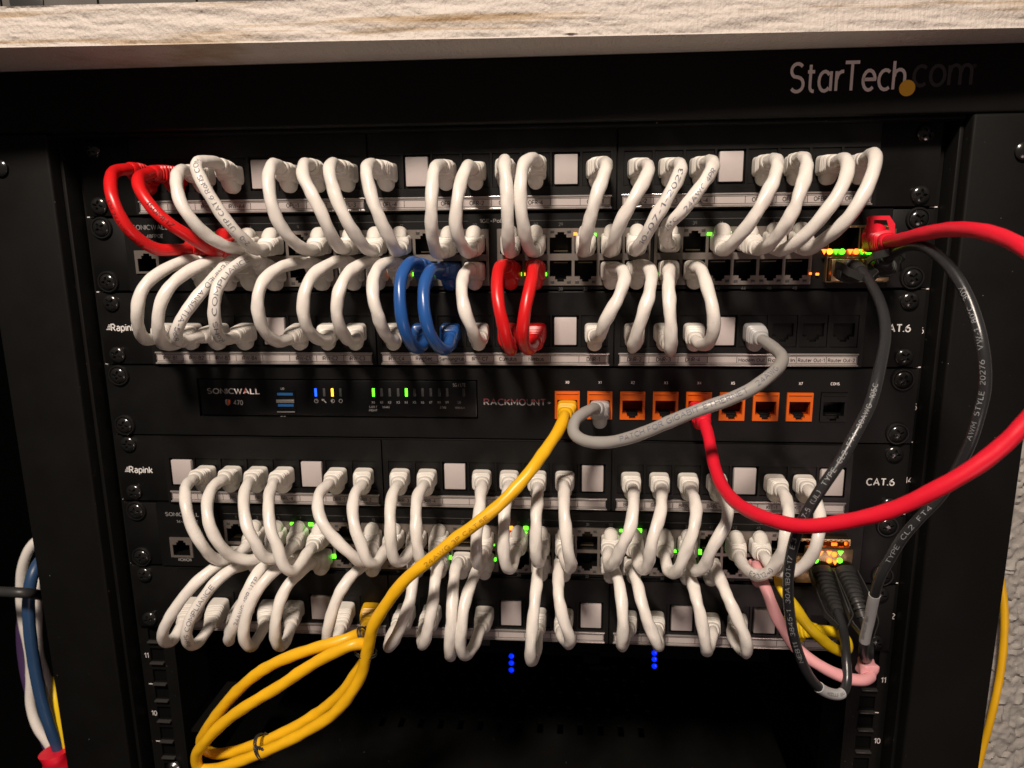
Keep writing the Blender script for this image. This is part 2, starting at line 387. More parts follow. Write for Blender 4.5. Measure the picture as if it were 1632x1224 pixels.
def boot(parent, pts, latch, m, style='rj', rad=3.1, L=26.0, name='plug'):
    """moulded boot swept along the first L mm of the cable path"""
    step = 0.45; q = []; acc = 0; q.append(pts[0])
    # fine resample
    for a, b in zip(pts, pts[1:]):
        n = max(1, int((b-a).length/step))
        for k in range(1, n+1): q.append(a+(b-a)*(k/n))
    T, U = frames(q, latch); rings = []; s = 0
    lp = []
    for i, p in enumerate(q):
        if i: s += (q[i]-q[i-1]).length
        if s > L: break
        V = T[i].cross(U[i]); t = s/L
        if style == 'rj':
            hw = 5.9-0.9*min(1, t/0.72); hh = 5.5-0.9*min(1, t/0.72); e = 5.0
            if t > 0.62:
                k = (t-0.62)/0.38; k = k*k*(3-2*k)
                hw = hw*(1-k)+(rad+0.75)*k; hh = hh*(1-k)+(rad+0.75)*k; e = 5-2.9*k
            if t < 0.05: hw -= 0.9*(1-t/0.05); hh -= 0.9*(1-t/0.05)
            if 0.34 < t < 0.86:
                g = (s*0.45) % 1.0; d = 0.85 if g > 0.60 else 0.0; hw -= d; hh -= d
            if t > 0.97: hw -= 0.5*(t-0.97)/0.03; hh -= 0.5*(t-0.97)/0.03
        else:                                  # slim ribbed strain relief
            hw = (rad+3.5)*(1-0.46*t); hh = (rad+2.4)*(1-0.35*t); e = 2.4
            g = (s*0.36) % 1.0
            if 0.12 < t < 0.92 and g > 0.5: hw -= 0.95; hh -= 0.95
        rings.append(super_ring(p, U[i], V, hw, hh, e))
        if style == 'rj' and 1.5 <= s <= 14: lp.append((s, p, U[i], V))
    bm = B(); skin(bm, rings); pl = link(name, bm, m, parent)
    if style == 'rj':
        R2 = []
        for s, p, u, v in lp:
            if s < 3: r = 3.5+0.75*((s-1.5)/1.5)**0.5
            elif s < 9: r = 4.25
            else: r = 4.25-1.7*((s-9)/5)**1.6
            off = 6.0 if s < 7 else 6.0-3.4*((s-7)/7)
            ring = [p+u*(off+math.cos(2*math.pi*k/20)*r)+v*(math.sin(2*math.pi*k/20)*r) for k in range(20)]
            R2.append(ring)
        # slim neck filling between body and round guard
        bm = B(); skin(bm, R2)
        neck = []
        for s, p, u, v in lp: neck.append([p+v*4.15+u*3, p-v*4.15+u*3, p-v*4.1+u*(6.0 if s < 7 else 6.0-3.4*((s-7)/7)), p+v*4.1+u*(6.0 if s < 7 else 6.0-3.4*((s-7)/7))])
        skin(bm, neck); link('latch_guard', bm, m, pl)
    return pl
def wrap_text(parent, pts, rad, s, start, h, m, reverse=False, tilt=0.0, stretch=1.0, drift=0.0):
    """printed lettering wrapped on a jacket; start = arc length in mm where the print begins"""
    h = h*0.84; vs, fs, wd = glyphs(s); k = h/0.70
    q = pts[::-1] if reverse else pts
    cum = [0]
    for a, b in zip(q, q[1:]): cum.append(cum[-1]+(b-a).length)
    if isinstance(start, tuple):               # first and last letter given as photo pixels
        a, b = [cum[min(range(len(q)), key=lambda i: screen_gap(q[i], c))] for c in start]
        start = a; stretch = max(0.5, (b-a))/(wd*k)
    bm = B(); nv = [bm.verts.new((a*k*stretch, b*k, 0.02*q)) for a, b, q in vs]
    for f in fs:
        try: bm.faces.new([nv[i] for i in f])
        except ValueError: pass
    nstep = int(h/0.45)
    for i in range(1, nstep+1):
        bmesh.ops.bisect_plane(bm, geom=bm.verts[:]+bm.edges[:]+bm.faces[:], plane_co=(0, i*0.45, 0), plane_no=(0, 1, 0))
    T, _ = frames(q, (0.3, 0.1, 1))
    import bisect
    for v in bm.verts:
        sl = start+v.co.x; i = min(len(q)-2, max(0, bisect.bisect(cum, sl)-1))
        f = (sl-cum[i])/max(1e-6, cum[i+1]-cum[i]); p = q[i].lerp(q[i+1], f); t = T[i].lerp(T[i+1], min(1, max(0, f))).normalized()
        n = CP-p; n = (n-t*n.dot(t)).normalized(); b = n.cross(t)
        a = (v.co.y-h/2)/rad+tilt+drift*v.co.x
        v.co = p+(n*math.cos(a)+b*math.sin(a))*(rad*1.045+0.08+v.co.z)
    o = link('print', bm, m, parent, smooth=False); return o

# ------------------------------------------------------------------ port grid
U1 = 44.45
def PX(i): return (i//8-1)*139.5+(i % 8-3.5)*16.7
PZ = {'top': -21.8, 'mid': -112.0, 'low': -201.3, 'bot': -291.5}
def SX1(c): return [-169.5, -80.4, 10.7, 99.2][c//6]+14.1*(c % 6)
def SX2(c): return [-166.7, -77.6, 13.5, 101.8][c//6]+14.05*(c % 6)
SZ1 = (-61.8, -77.6); SZ2 = (-241.6, -255.6)

# ------------------------------------------------------------------ the setting
bm = B()                                    # textured wall beside the rack
nx, nz = 150, 400
g = [[None]*(nz+1) for _ in range(nx+1)]
for i in range(nx+1):
    for j in range(nz+1):
        x = 294+i*1.0; z = -480+j*1.3
        v = Vector((x*0.15, z*0.15, 0)); v = v+noise.noise_vector(v*1.3)*0.5
        h = noise.noise(v)*1.0+noise.noise(v*2.1)*0.9+abs(noise.noise(v*1.2+Vector((9, 3, 1))))*2.0+noise.noise(v*5)*0.3
        g[i][j] = bm.verts.new((x, 3.5-h*1.25, z))
for i in range(nx):
    for j in range(nz): bm.faces.new((g[i][j], g[i+1][j], g[i+1][j+1], g[i][j+1]))
box(bm, 294, 800, 6, 60, -480, 600)
mw = mat('stucco', (0.30, 0.285, 0.265), 0.6, bump=0.8, bscale=500, var=0.1)
structure('wall', bm, mw)
structure('floor', mbox(-1500, 1500, -1500, 1500, -1010, -1000), mat('dark_floor', (0.003, 0.003, 0.003), 0.9, spec=0.05), False)
structure('back_wall', mbox(-1500, 1500, 1200, 1220, -1000, 1500), mat('dark_back_wall', (0.0015, 0.0015, 0.0015), 0.9, spec=0.05), False)

# ------------------------------------------------------------------ rack cabinet
rack = thing('server_rack', (0, 0, -500), 'black open front server cabinet with a maker logo on its header, holding all the equipment', 'server rack')
hd = link('header_bar', mbox(-292.5, 292.5, -20, 12, 1.2, 33.7, bev=1.6, seg=3), M['frame'], rack)
link('header_lip', mbox(-246, 246, -15, 10, -0.8, 1.1, bev=0.6), M['frame'], hd)
for s in (-1, 1):
    x0, x1 = sorted((s*247.2, s*292.5))
    st = link('side_frame', mbox(x0, x1, -20, 14, -480, 1.0, bev=1.5, seg=3), M['frame'], rack)
    x0, x1 = sorted((s*246.9, s*244.6))
    link('side_lip', mbox(x0, x1, -12, 14, -480, 0.8, bev=0.5), M['frame'], st)
    bm = B(); bc = at(2, 268, 20) if s < 0 else at(1631, 241, 20)
    lathe(bm, (bc.x, -20.05, bc.z), [(4.6, 0), (4.6, 1.4), (3.4, 2.3), (0.6, 2.6)], 24); link('bolt', bm, M['screw'], st)
    x0, x1 = sorted((s*244, s*292))
    link('side_panel', mbox(x0 if s > 0 else -292, 292 if s > 0 else x1, 14.2, 420, -480, 30), M['frame'], rack)
    # mounting rail with square holes below the equipment
    holes = []
    for k in range(21, 32):
        u = k//3; zz = -u*U1-(6.35, 22.2, 38.1)[k % 3]
        holes.append(rect(s*232.5-4.8, s*232.5+4.8, zz-4.8, zz+4.8))
    bm = B(); xa, xb = sorted((s*244.3, s*222)); plate(bm, rect(xa, xb, -480, 0.5), holes, 1.6, 3.4)
    rl = link('rail', bm, M['frame'], rack, smooth=False)
    bm = B()
    xa, xb = sorted((s*222, s*219.8)); box(bm, xa, xb, 1.7, 42, -480, 0.5); link('rail_flange', bm, M['frame'], rl, False)
    for k in range(21, 32):
        u = k//3; zz = -u*U1-(6.35, 22.2, 38.1)[k % 3]
        link('hole_lip', mbox(s*232.5-4.7, s*232.5+4.7, -1.2, 3.5, zz-5.9, zz-4.95, bev=0.2), M['lip'], rl)
    box(b2 := B(), s*232.5-6.5, s*232.5+6.5, 3.6, 5, -480, -312); link('hole_backing', b2, M['void'], rl, False)
    # unit marks
    tm = M['wtext'] if s < 0 else M['ltext']
    for k in range(11):
        zz = -k*U1; xx0 = -243.2 if s < 0 else 239.5
        if k >= 7: xx0 = -241 if s < 0 else 236
        link('unit_tick', mbox(xx0, xx0+4.2, 1.45, 1.59, zz-0.3, zz+0.3), tm, rl, False)
    for n, (px, py) in ((('15', (172.0, 640)), ('14', (203, 853)), ('11', (232, 1050)), ('10', (244.5, 1142))) if s < 0 else
                        (('16', (1468, 532)), ('5', (1459.5, 654)), ('14', (1449, 771)), ('12', (1422, 988)), ('11', (1409, 1090)), ('10', (1399, 1187)))):
        p = at(px, py, 0); xx = p.x
        if n == '15' and s < 0: xx = -238.8
        if n == '14' and s < 0: xx = -238.8
        bm = B(); put_text(bm, n, xx, 1.45, p.z, 3.4); link('unit_number', bm, tm, rl, False)
# lower left steel screw and rail shelf tab
bm = B(); p = at(277, 1222, 0); lathe(bm, (p.x, 0.5, p.z-1), [(5.2, 0), (5.0, 1.6), (3.6, 2.9), (1.5, 3.3), (0.4, 3.3)], 28, cross=2.6)
link('screw', bm, M['steel'], rack)
link('shelf_lip', mbox(-216, -196, 4, 60, -393.5, -391.5), M['frame'], rack, False)
link('top_panel', mbox(-290, 290, 12.2, 420, 14, 33.5), M['void'], rack, False)
link('rear_panel', mbox(-290, 290, 420.2, 424, -480, 33.5), M['void'], rack, False)
# vented shelf
holes = []
bm = B()
for r in range(9):
    for c in range(14):
        x = -118+c*17+(r % 2)*8; y = 120+r*22
        holes.append([(x, y), (x+5, y), (x+5, y+15), (x, y+15)])
edges = []
for loop in [[(-215, 40), (215, 40), (215, 360), (-215, 360)]]+holes:
    vs = [bm.verts.new((x, y, -470)) for x, y in loop]
    ws = [bm.verts.new((x, y, -472)) for x, y in loop]
    for i in range(4):
        edges.append(bm.edges.new((vs[i], vs[(i+1) % 4]))); bm.faces.new((vs[i], vs[(i+1) % 4], ws[(i+1) % 4], ws[i]))
bmesh.ops.triangle_fill(bm, use_beauty=True, use_dissolve=False, edges=edges)
link('vented_shelf', bm, M['frame'], rack, False)
# header logo
WGT[0] = 0.125; TRK[0] = 0.17
bm = B(); a = at(1259, 146.5, 20.2); b_ = at(1440, 145, 20.2)
put_text(bm, 'St@rTech', a.x, -20.2, a.z, 13.4, width=b_.x-a.x, align='l'); link('logo_lettering', bm, M['ltext'], hd, False)
bm = B(); a = at(1455, 138, 20.2); b_ = at(1546, 138, 20.2)
put_text(bm, 'com', a.x, -20.2, a.z+0.3, 13.4, width=b_.x-a.x, align='l')
a = at(1553, 108, 20.2); put_text(bm, '®', a.x, -20.2, a.z, 1.7); link('logo_ending', bm, M['ctext'], hd, False)
TRK[0] = 0.24
bm = B(); a = at(1445.5, 140.5, 20); lathe(bm, (a.x, -20.05, a.z), [(3.9, 0), (3.9, 0.3), (0.3, 0.32)], 40); link('logo_dot', bm, M['amber'], hd)

# deep equipment with blue lamps
dev = thing('disk_enclosure', (20, 70, -346), 'dark device deep inside the cabinet with two columns of blue lamps', 'device')
link('housing', mbox(-150, 190, 70, 300, -366, -318, bev=1.0), M['void'], dev)
for px, ys in ((815, (1046, 1057, 1068)), (1043, (1041, 1051, 1062))):
    for i, y in enumerate(ys):
        p = at(px, y, -69.5); bm = B(); lathe(bm, (p.x, 69.9, p.z), [(2.0, 0), (1.7, 0.9), (0.5, 1.2)], 16); link('lamp', bm, M['b2'], dev)
for px, py, wd, ht in ((771, 1022, 9, 7), (943, 1050, 12, 7), (955, 1065, 14, 3)):
    p = at(px, py, -69.5); link('label_plate', mbox(p.x-wd/2, p.x+wd/2, 69.5, 69.9, p.z-ht/2, p.z+ht/2), M['off'] if px < 900 else M['void'], dev, False)

# ------------------------------------------------------------------ screws
def screw(parent, x, z, y, cup):
    if cup:
        bm = B(); lathe(bm, (x, y, z), [(6.5, 0), (6.5, 1.0), (6.0, 1.7), (5.4, 1.7), (5.1, 0.8), (1, 0.8)], 32)
        wsh = link('washer', bm, M['rubber'], parent)
    else: wsh = parent
    bm = B(); R_ = 5.0
    rot = random.random()*1.5
    prof = [(R_, 0.6 if cup else 0), (R_, 1.2 if cup else 0.8)]+[(R_*math.cos(t), (1.2 if cup else 0.8)+2.0*math.sin(t)) for t in [0.15*k for k in range(1, 10)]]
    lathe(bm, (0, 0, 0), prof, 48, cross=2.7)
    for v in bm.verts: v.co = Matrix.Rotation(rot, 3, 'Y') @ v.co + Vector((x, y, z))
    link('screw', bm, M['screw'], wsh)

WGT[0] = 0.17
# ------------------------------------------------------------------ patch panels
def patch_panel(key, u, blanks, labels, label, populated, words=True, stripz=None):
    z0 = -u*U1; t = thing('patch_bay', (0, 0, z0-U1), label, 'patch panel', 'black 24 port patch panels')
    pz = PZ[key]
    body = link('face_plate', mbox(-241.3, 241.3, -1.4, 1.2, z0-U1+0.5, z0-0.5, bev=0.4), M['panel'], t)
    for s in (-1, 1):
        for k in (6.35, 38.1): screw(body, s*232.55, z0-k, -1.5, False)
    for g_ in range(3):
        cx = (g_-1)*139.5; holes = []
        for i in range(g_*8, g_*8+8):
            holes.append(rect(PX(i)-7.7, PX(i)+7.7, pz-9.2, pz+9.2))
        bm = B(); plate(bm, rect(cx-69.3, cx+69.3, z0-U1+0.9, z0-0.9), holes, -4.2, -1.5)
        mod = link('port_module', bm, M['panel'], t, False)
        sz = z0-39.4 if stripz is None else stripz
        link('strip_frame', box(box(B(), cx-67.2, cx+67.2, -5.3, -4.3, sz-3.7, sz-2.75, bev=0.2), cx-67.2, cx+67.2, -5.3, -4.3, sz+2.75, sz+3.7, bev=0.2), M['holder'] , mod)
        ls = link('label_strip', mbox(cx-66.5, cx+66.5, -4.7, -4.3, sz-2.6, sz+2.6), M['paper'], mod, False)
        bm = B()
        for i in range(g_*8, g_*8+9):
            xx = cx+(i-g_*8-4)*16.55; box(bm, xx-0.14, xx+0.14, -4.78, -4.7, sz-1.9, sz+1.9)
        box(bm, cx-66.3, cx+66.3, -4.78, -4.7, sz-2.05, sz-1.8); box(bm, cx-66.3, cx+66.3, -4.78, -4.7, sz+1.8, sz+2.05)
        for i in range(g_*8, g_*8+8):
            if labels and labels[i]:
                wd = None if len(labels[i]) < 9 else 14.5
                put_text(bm, labels[i], cx+(i-g_*8-3.5)*16.55, -4.80, sz-1.05, 2.15 if len(labels[i]) < 9 else 1.8, width=wd)
        link('label_print', bm, M['print'], ls, False)
    for i in range(24):
        x = PX(i)
        if i in blanks:
            link('blank_insert', mbox(x-6.4, x+6.4, -5.0, 0.6, pz-8.0, pz+8.0, bev=0.5), M['blank'], t)
        else:
            bm = B(); plate(bm, rect(x-7.5, x+7.5, pz-9.0, pz+9.0), [rj(x, pz-0.5, -1)], -3.4, 3, 10)
            box(bm, x-6, x+6, 10, 10.5, pz-7, pz+5)
            link('jack', bm, M['jack'], t, False)
    # embossed port numbers
    for i in range(24):
        bm = B(); put_text(bm, str(i+1), PX(i), -4.26, z0-9.2, 2.0); link('port_number', bm, M['device'], body, False)
    return t, body
top_l = ['Room', '', 'IRW-A3', 'IRW-A4', '', 'OFL-1', 'OFL-2', 'OFL-3', 'OFL-4', '', 'OFR-1', 'OFR-2', 'OFR-3', 'OFR-4', '', 'OFBL-1',
         'OFBL-2', 'OFBL-3', 'OFBL-4', '', 'OFBR-1', 'OFBR-2', 'OFBR-3', 'OFBR-4']
mid_l = ['IRW-B1', 'IRW-B2', 'IRW-B3', 'IRW-B4', '', 'IRW-C1', 'IRW-C2', 'IRW-C3', 'IRW-C4', 'RingSec', 'SamsungHub', 'IRW-C7', 'Cumulus', 'Nimbus', '', 'DNR-1',
         'DNR-2', 'DNR-3', 'DNR-4', '', 'Modem Out', 'Router In', 'Router Out-1', 'Router Out-2']
low_l = ['', 'BRL-1', 'BRL-2', 'BRL-3', 'BRL-4', '', 'BRR-1', 'BRR-2', 'BRR-3', 'BRR-4', '', 'BU-1', 'BU-2', 'BU-3', 'BU-4', '',
         'BRBL-1', 'BRBL-2', 'BRBL-3', 'BRBL-4', '', 'KIT-1', 'KIT-2', '']
pt, ptb = patch_panel('top', 0, (4, 9, 14, 19), top_l, 'topmost black patch panel, feeding the upper switch from above', None)
pm, pmb = patch_panel('mid', 2, (4, 14, 19), mid_l, 'black patch panel directly above the firewall with orange ports', None)
pl_, plb = patch_panel('low', 4, (0, 5, 10, 15, 20, 23), low_l, 'black patch panel directly below the firewall, six white blanks', None)
pb, pbb = patch_panel('bot', 6, (5, 12, 15, 18, 21), None, 'lowest black patch panel, above the dark empty space', None)
def brand(body, z, lx, rx, cat=True):
    bm = B()
    if lx is not None:
        put_text(bm, 'Rapink', lx, -1.52, z, 3.9, width=15.0, align='l')
        for k in range(4): box(bm, lx-3.2+0.5*k, lx-0.5, -1.53, -1.5, z+0.5+k*0.9, z+0.95+k*0.9)
    link('brand_print', bm, M['wtext'], body, False)
    bm = B(); put_text(bm, 'CAT.6', rx, -1.52, z-0.3, 3.9, width=15.4, align='l'); link('category_print', bm, M['wtext'], body, False)
a = at(178, 527, 1.5); c = at(1409, 532, 1.5); brand(pmb, a.z, a.x, c.x-1.5)
a = at(207, 753, 1.5); c = at(1381, 774, 1.5); brand(plb, a.z, a.x, c.x)

# ------------------------------------------------------------------ switches
def lamp(parent, px, py, m, w_=2.0, h_=1.7, d=4.6):
    p = at(px, py, d); bm = mbox(p.x-w_/2, p.x+w_/2, -d, -d+0.8, p.z-h_/2, p.z+h_/2, bev=0.25); link('lamp', bm, M[m], parent)
def switch(u, SX, SZ, label, model, mgmt, used_u, used_l, lamps, sfp):
    z0 = -u*U1; t = thing('network_switch', (0, 0, z0-U1), label, 'network switch', '48 port network switches')
    holes = []
    for g_ in range(4): holes.append(rect(SX(g_*6)-8.1, SX(g_*6+5)+8.1, SZ[1]-8.3, SZ[0]+8.3))
    mg = at(*mgmt, 2.5); holes.append(rect(mg.x-7.5, mg.x+7.5, mg.z-6.9, mg.z+6.9))
    holes.append(rect(*sfp))
    bm = B(); plate(bm, rect(-219, 219, z0-U1+0.8, z0-0.6), holes, -2.5, 8)
    body = link('chassis', bm, M['device'], t, False)
    for s in (-1, 1):
        xa, xb = sorted((s*219.4, s*241.3)); ear = link('mount_ear', mbox(xa, xb, -1.6, 1.0, z0-U1+1.0, z0-1.0, bev=0.4), M['device'], t)
        for k in (6.35, 38.1): screw(ear, s*232.55, z0-k, -1.7, True)
    for g_ in range(4):
        hs = []; 
        for c in range(g_*6, g_*6+6):
            hs.append(rj(SX(c), SZ[0]-0.3, 1, 12.5, 9.0)); hs.append(rj(SX(c), SZ[1]+0.3, -1, 12.5, 9.0))
        x0 = SX(g_*6)-7.9; x1 = SX(g_*6+5)+7.9
        bm = B(); plate(bm, rect(x0, x1, SZ[1]-8.1, SZ[0]+8.1), hs, -3.6, 2, -2.9)
        blk = link('port_block', bm, M['silver'], t, False)
        bm = B()
        for h in hs: # dark pocket inside every port
            zs = [q[1] for q in h]; xs = [q[0] for q in h]
            vs = [bm.verts.new((x, -2.9, z)) for x, z in h]; ws = [bm.verts.new((x, 9, z)) for x, z in h]
            for i in range(len(vs)): bm.faces.new((vs[i], vs[(i+1) % len(vs)], ws[(i+1) % len(vs)], ws[i]))
            bm.faces.new(ws)
        link('port_pockets', bm, M['jack'], blk, False)
        for c in range(g_*6, g_*6+6):
            for r, sgn in ((0, 1), (1, -1)):
                if c in (used_u, used_l)[r]: continue
                bm = B(); zz = SZ[r]-sgn*4.6; box(bm, SX(c)-4, SX(c)+4, 1.2, 5, zz-0.35, zz)
                for k in range(8): box(bm, SX(c)-3.7+k, SX(c)-3.3+k, 0.2, 1.4, zz-0.3, zz+0.3)
                link('contacts', bm, M['contact'], blk, False)
                for dx in (-4.7, 4.7):
                    zz = SZ[r]+sgn*6.2; link('unlit_lamp', mbox(SX(c)+dx-1.1, SX(c)+dx+1.1, -3.85, -3.62, zz-0.8, zz+0.8, bev=0.1), M['off'], blk)
    # management port
    bm = B(); plate(bm, rect(mg.x-7.4, mg.x+7.4, mg.z-6.8, mg.z+6.8), [rj(mg.x, mg.z-0.6, 1, 11.4, 7.6)], -3.4, 2, -2.6)
    mp = link('management_port', bm, M['silver'], t, False)
    bm = B(); h = rj(mg.x, mg.z-0.6, 1, 11.4, 7.6); vs = [bm.verts.new((x, -2.6, z)) for x, z in h]; ws = [bm.verts.new((x, 9, z)) for x, z in h]
    for i in range(len(vs)): bm.faces.new((vs[i], vs[(i+1) % len(vs)], ws[(i+1) % len(vs)], ws[i]))
    bm.faces.new(ws); link('port_pocket', bm, M['jack'], mp, False)
    # prints
    bm = B()
    for c in range(24):
        put_text(bm, str(2*c+1), SX(c), -2.62, SZ[0]+9.4, 1.7); put_text(bm, str(2*c+2), SX(c), -2.62, SZ[1]-11.0, 1.7)
    box(bm, SX(0)-8, SX(11)-4, -2.60, -2.55, SZ[0]+12.4, SZ[0]+12.65); box(bm, SX(12)+6, SX(23)+8, -2.60, -2.55, SZ[0]+12.4, SZ[0]+12.65)
    link('port_numbers', bm, M['dtext'], body, False)
    bm = B()
    if u == 1:
        put_text(bm, '1GE+PoE+', 0.6, -2.62, SZ[0]+11.6, 1.9, width=15)
        a = at(211, 366, 2.6); put_text(bm, 'SONICWALL', a.x, -2.62, a.z, 2.5, width=22, align='l')
        a = at(247, 379, 2.6); put_text(bm, '48FPOE', a.x, -2.62, a.z, 1.9, width=10)
    else:
        a = at(264, 822, 2.6); put_text(bm, 'SONICWALL', a.x, -2.62, a.z, 2.3, width=22, align='l')
        a = at(282, 833, 2.6); put_text(bm, '14-48FPOE', a.x, -2.62, a.z, 1.7, width=14, align='l')
        a = at(295, 894, 2.6); put_text(bm, '|0|0|', a.x, -2.62, a.z, 1.8, width=8)
    link('model_print', bm, M['gtext'], body, False)
    for args in lamps: lamp(body, *args)
    return t, body
used_u1 = {0, 1, 2, 3, 5, 6, 7, 8, 10, 11, 12, 13, 15, 16, 17, 18, 20, 21, 22, 23}
used_l1 = {0, 1, 2, 3, 5, 6, 7, 8, 9, 10, 11, 12, 13, 16, 17, 18, 19}
used_u2 = {1, 2, 3, 4, 6, 7, 8, 9, 11, 12, 13, 14, 16, 17, 18, 19, 21, 22}
used_l2 = {0, 1, 2, 3, 4, 6, 8, 9, 10, 11, 13, 14, 16, 17, 19, 20, 22, 23}
lamps1 = [(343, 374, 'g'), (917, 373, 'o'), (948, 374, 'g'), (1131, 373, 'g', 2.6), (1163, 371, 'g', 2.0), (655, 437, 'g', 2.8, 2.2), (663, 438, 'y', 1.6),
          (691, 437, 'g', 2.2), (700, 438, 'g', 1.6), (611, 437, 'o', 1.4), (626, 438, 'o', 1.2), (828, 437, 'g', 2.4, 2.2), (837, 437, 'y', 1.0), (868, 437, 'g', 2.4, 2.2),
          (1049, 437, 'g', 2), (1078, 437, 'g', 2), (1292, 436, 'o', 1.3, 1.2), (1303, 437, 'o', 1.8, 1.3)]
lamps2 = [(465, 835, 'g', 2.4), (495, 836, 'g', 2.8, 2.2), (532, 887, 'g', 2.6, 2.6), (717, 889, 'g', 2.0, 2.4), (787, 869, 'g', 1.2, 1.2), (788, 892, 'g', 2.2, 2.2), (814, 842, 'o', 2.8, 2.6), (838, 842, 'g', 2.8, 2.4), (838, 850, 'g', 1.6),
          (990, 846, 'g', 1.8), (1019, 846, 'g', 3.0, 2.6), (1020, 854, 'g', 1.4), (1076, 879, 'g', 1.6, 1.6), (1116, 880, 'g', 1.8, 3.2), (1281, 909, 'g', 2.2, 3.0), (511, 890, 'g', 1.2)]
sfp1 = (184.5, 217.5, -84.4, -53.6); sfp2 = (177.5, 210.5, -262.5, -235.5)
sw1, sb1 = switch(1, SX1, SZ1, 'upper black 48 port switch, between the two topmost patch panels', None, (235.5, 417.5), used_u1, used_l1, lamps1, sfp1)
sw2, sb2 = switch(5, SX2, SZ2, 'lower black 48 port switch, between the two lowest patch panels', None, (290, 872), used_u2, used_l2, lamps2, sfp2)
def cage(t, r, d, lining='jack'):
    x0, x1, z0, z1 = r; xm = (x0+x1)/2; zm = (z0+z1)/2
    holes = []
    for a, b in ((x0+0.5, xm-0.35), (xm+0.35, x1-0.5)):
        holes.append(rect(a, b, zm+2.2, z1-1.4)); holes.append(rect(a, b, z0+0.6, zm-2.2))
    bm = B(); plate(bm, rect(x0+0.1, x1-0.1, z0+0.1, z1-0.1), holes, -d, 6, -d+1.2)
    o = link('module_cage', bm, M['glow_metal'], t, False)
    bm = B()
    for h in holes:
        vs = [bm.verts.new((x, -d+1.2, z)) for x, z in h]; ws = [bm.verts.new((x, 10, z)) for x, z in h]
        for i in range(4): bm.faces.new((vs[i], vs[(i+1) % 4], ws[(i+1) % 4], ws[i]))
        bm.faces.new(ws)
    link('cage_lining', bm, M[lining], o, False)
    bm = B()                                    # spring fingers round the openings
    for h in holes:
        xa, xb = h[0][0], h[1][0]; za, zb = h[0][1], h[2][1]
        for k in range(5):
            xx = xa+1.6+k*(xb-xa-3.2)/4; box(bm, xx-0.7, xx+0.7, -d-0.9, -d+0.1, zb+0.05, zb+0.5, bev=0.1); box(bm, xx-0.7, xx+0.7, -d-0.9, -d+0.1, za-0.5, za-0.05, bev=0.1)
    link('spring_fingers', bm, M['glow_metal'], o, False)
    return o
cg1 = cage(sw1, sfp1, 7.0); cg2 = cage(sw2, sfp2, 7.0, 'glow_metal')
def arrow_lamp(parent, px, py, m, tri, d, r=1.5):
    p = at(px, py, d); bm = B()
    if tri:
        vs = [bm.verts.new((p.x+a, -d, p.z+b)) for a, b in ((-r, r*0.8), (r, r*0.8), (0, -r))]; ws = [bm.verts.new((v.co.x, -d+0.6, v.co.z)) for v in vs]
        bm.faces.new(vs); bm.faces.new(ws[::-1])
        for i in range(3): bm.faces.new((vs[i], vs[(i+1) % 3], ws[(i+1) % 3], ws[i]))
    else: lathe(bm, (p.x, -d+0.6, p.z), [(r, 0), (r, 0.5), (0.4, 0.7)], 18)
    link('lamp', bm, M[m], parent)
for k, (px, m, tri) in enumerate(((1314, 'o', 1), (1323, 'y', 0), (1333, 'g', 1), (1342.5, 'g', 0), (1355.5, 'o', 1), (1365, 'o', 0), (1375, 'g', 1), (1385, 'g', 0))):
    arrow_lamp(cg1, px, 401, m, tri, 8.4, 1.55)
ta = at(1286, 874, 13); tb = at(1358, 903, 13)
bar = link('lamp_bar', mbox(ta.x, tb.x, -13, -8, tb.z, ta.z, bev=0.5), M['glow_metal'], cg2)
for px, py, m, tri in ((1300.5, 894, 'g', 0), (1340, 882, 'g', 1), (1339, 894, 'g', 0), (1322, 882, 'o', 1), (1330, 884, 'o', 0), (1322, 894, 'o', 0), (1308, 882, 'o', 1), (1331, 897, 'o', 1)):
    arrow_lamp(bar, px, py, m, tri, 13.6, 1.5)
for px, py in ((1290, 858), (1298, 868), (1312, 857), (1330, 868), (1343, 858), (1351, 867)):
    p = at(px, py, 2); link('cavity_glow', mbox(p.x-1.6, p.x+1.6, -2, -1, p.z-0.9, p.z+0.9, bev=0.2), M['o'], cg2)  # emitters added in place of orange reflections in the cage cavities
# pluggable modules in the cages
def sfp_module(t, r, colm, row, d, label, red=False):
    x0, x1, z0, z1 = r; xm = (x0+x1)/2; zm = (z0+z1)/2
    a, b = (x0+1.2, xm-0.9) if colm == 0 else (xm+0.9, x1-1.2)
    za, zb = (zm+2.6, z1-2.0) if row == 0 else (z0+1.0, zm-2.6)
    if red:
        bm = B(); plate(bm, rect(a, b, za-1.6, zb), [rj((a+b)/2, (za+zb)/2-0.6, 1, 11.2, 7.0)], -d, -2)
        o = link('copper_module', bm, M['glow_metal'], t, False)
    else: o = link('plug_module', mbox(a, b, -d, -2, za, zb, bev=0.4), M['glow_metal'], t)
    return o
sfp_module(sw1, sfp1, 1, 0, 16, '', True)
for sw, r in ((sw1, sfp1), (sw2, sfp2)):
    for cc in (0, 1): sfp_module(sw, r, cc, 1, 12, '')

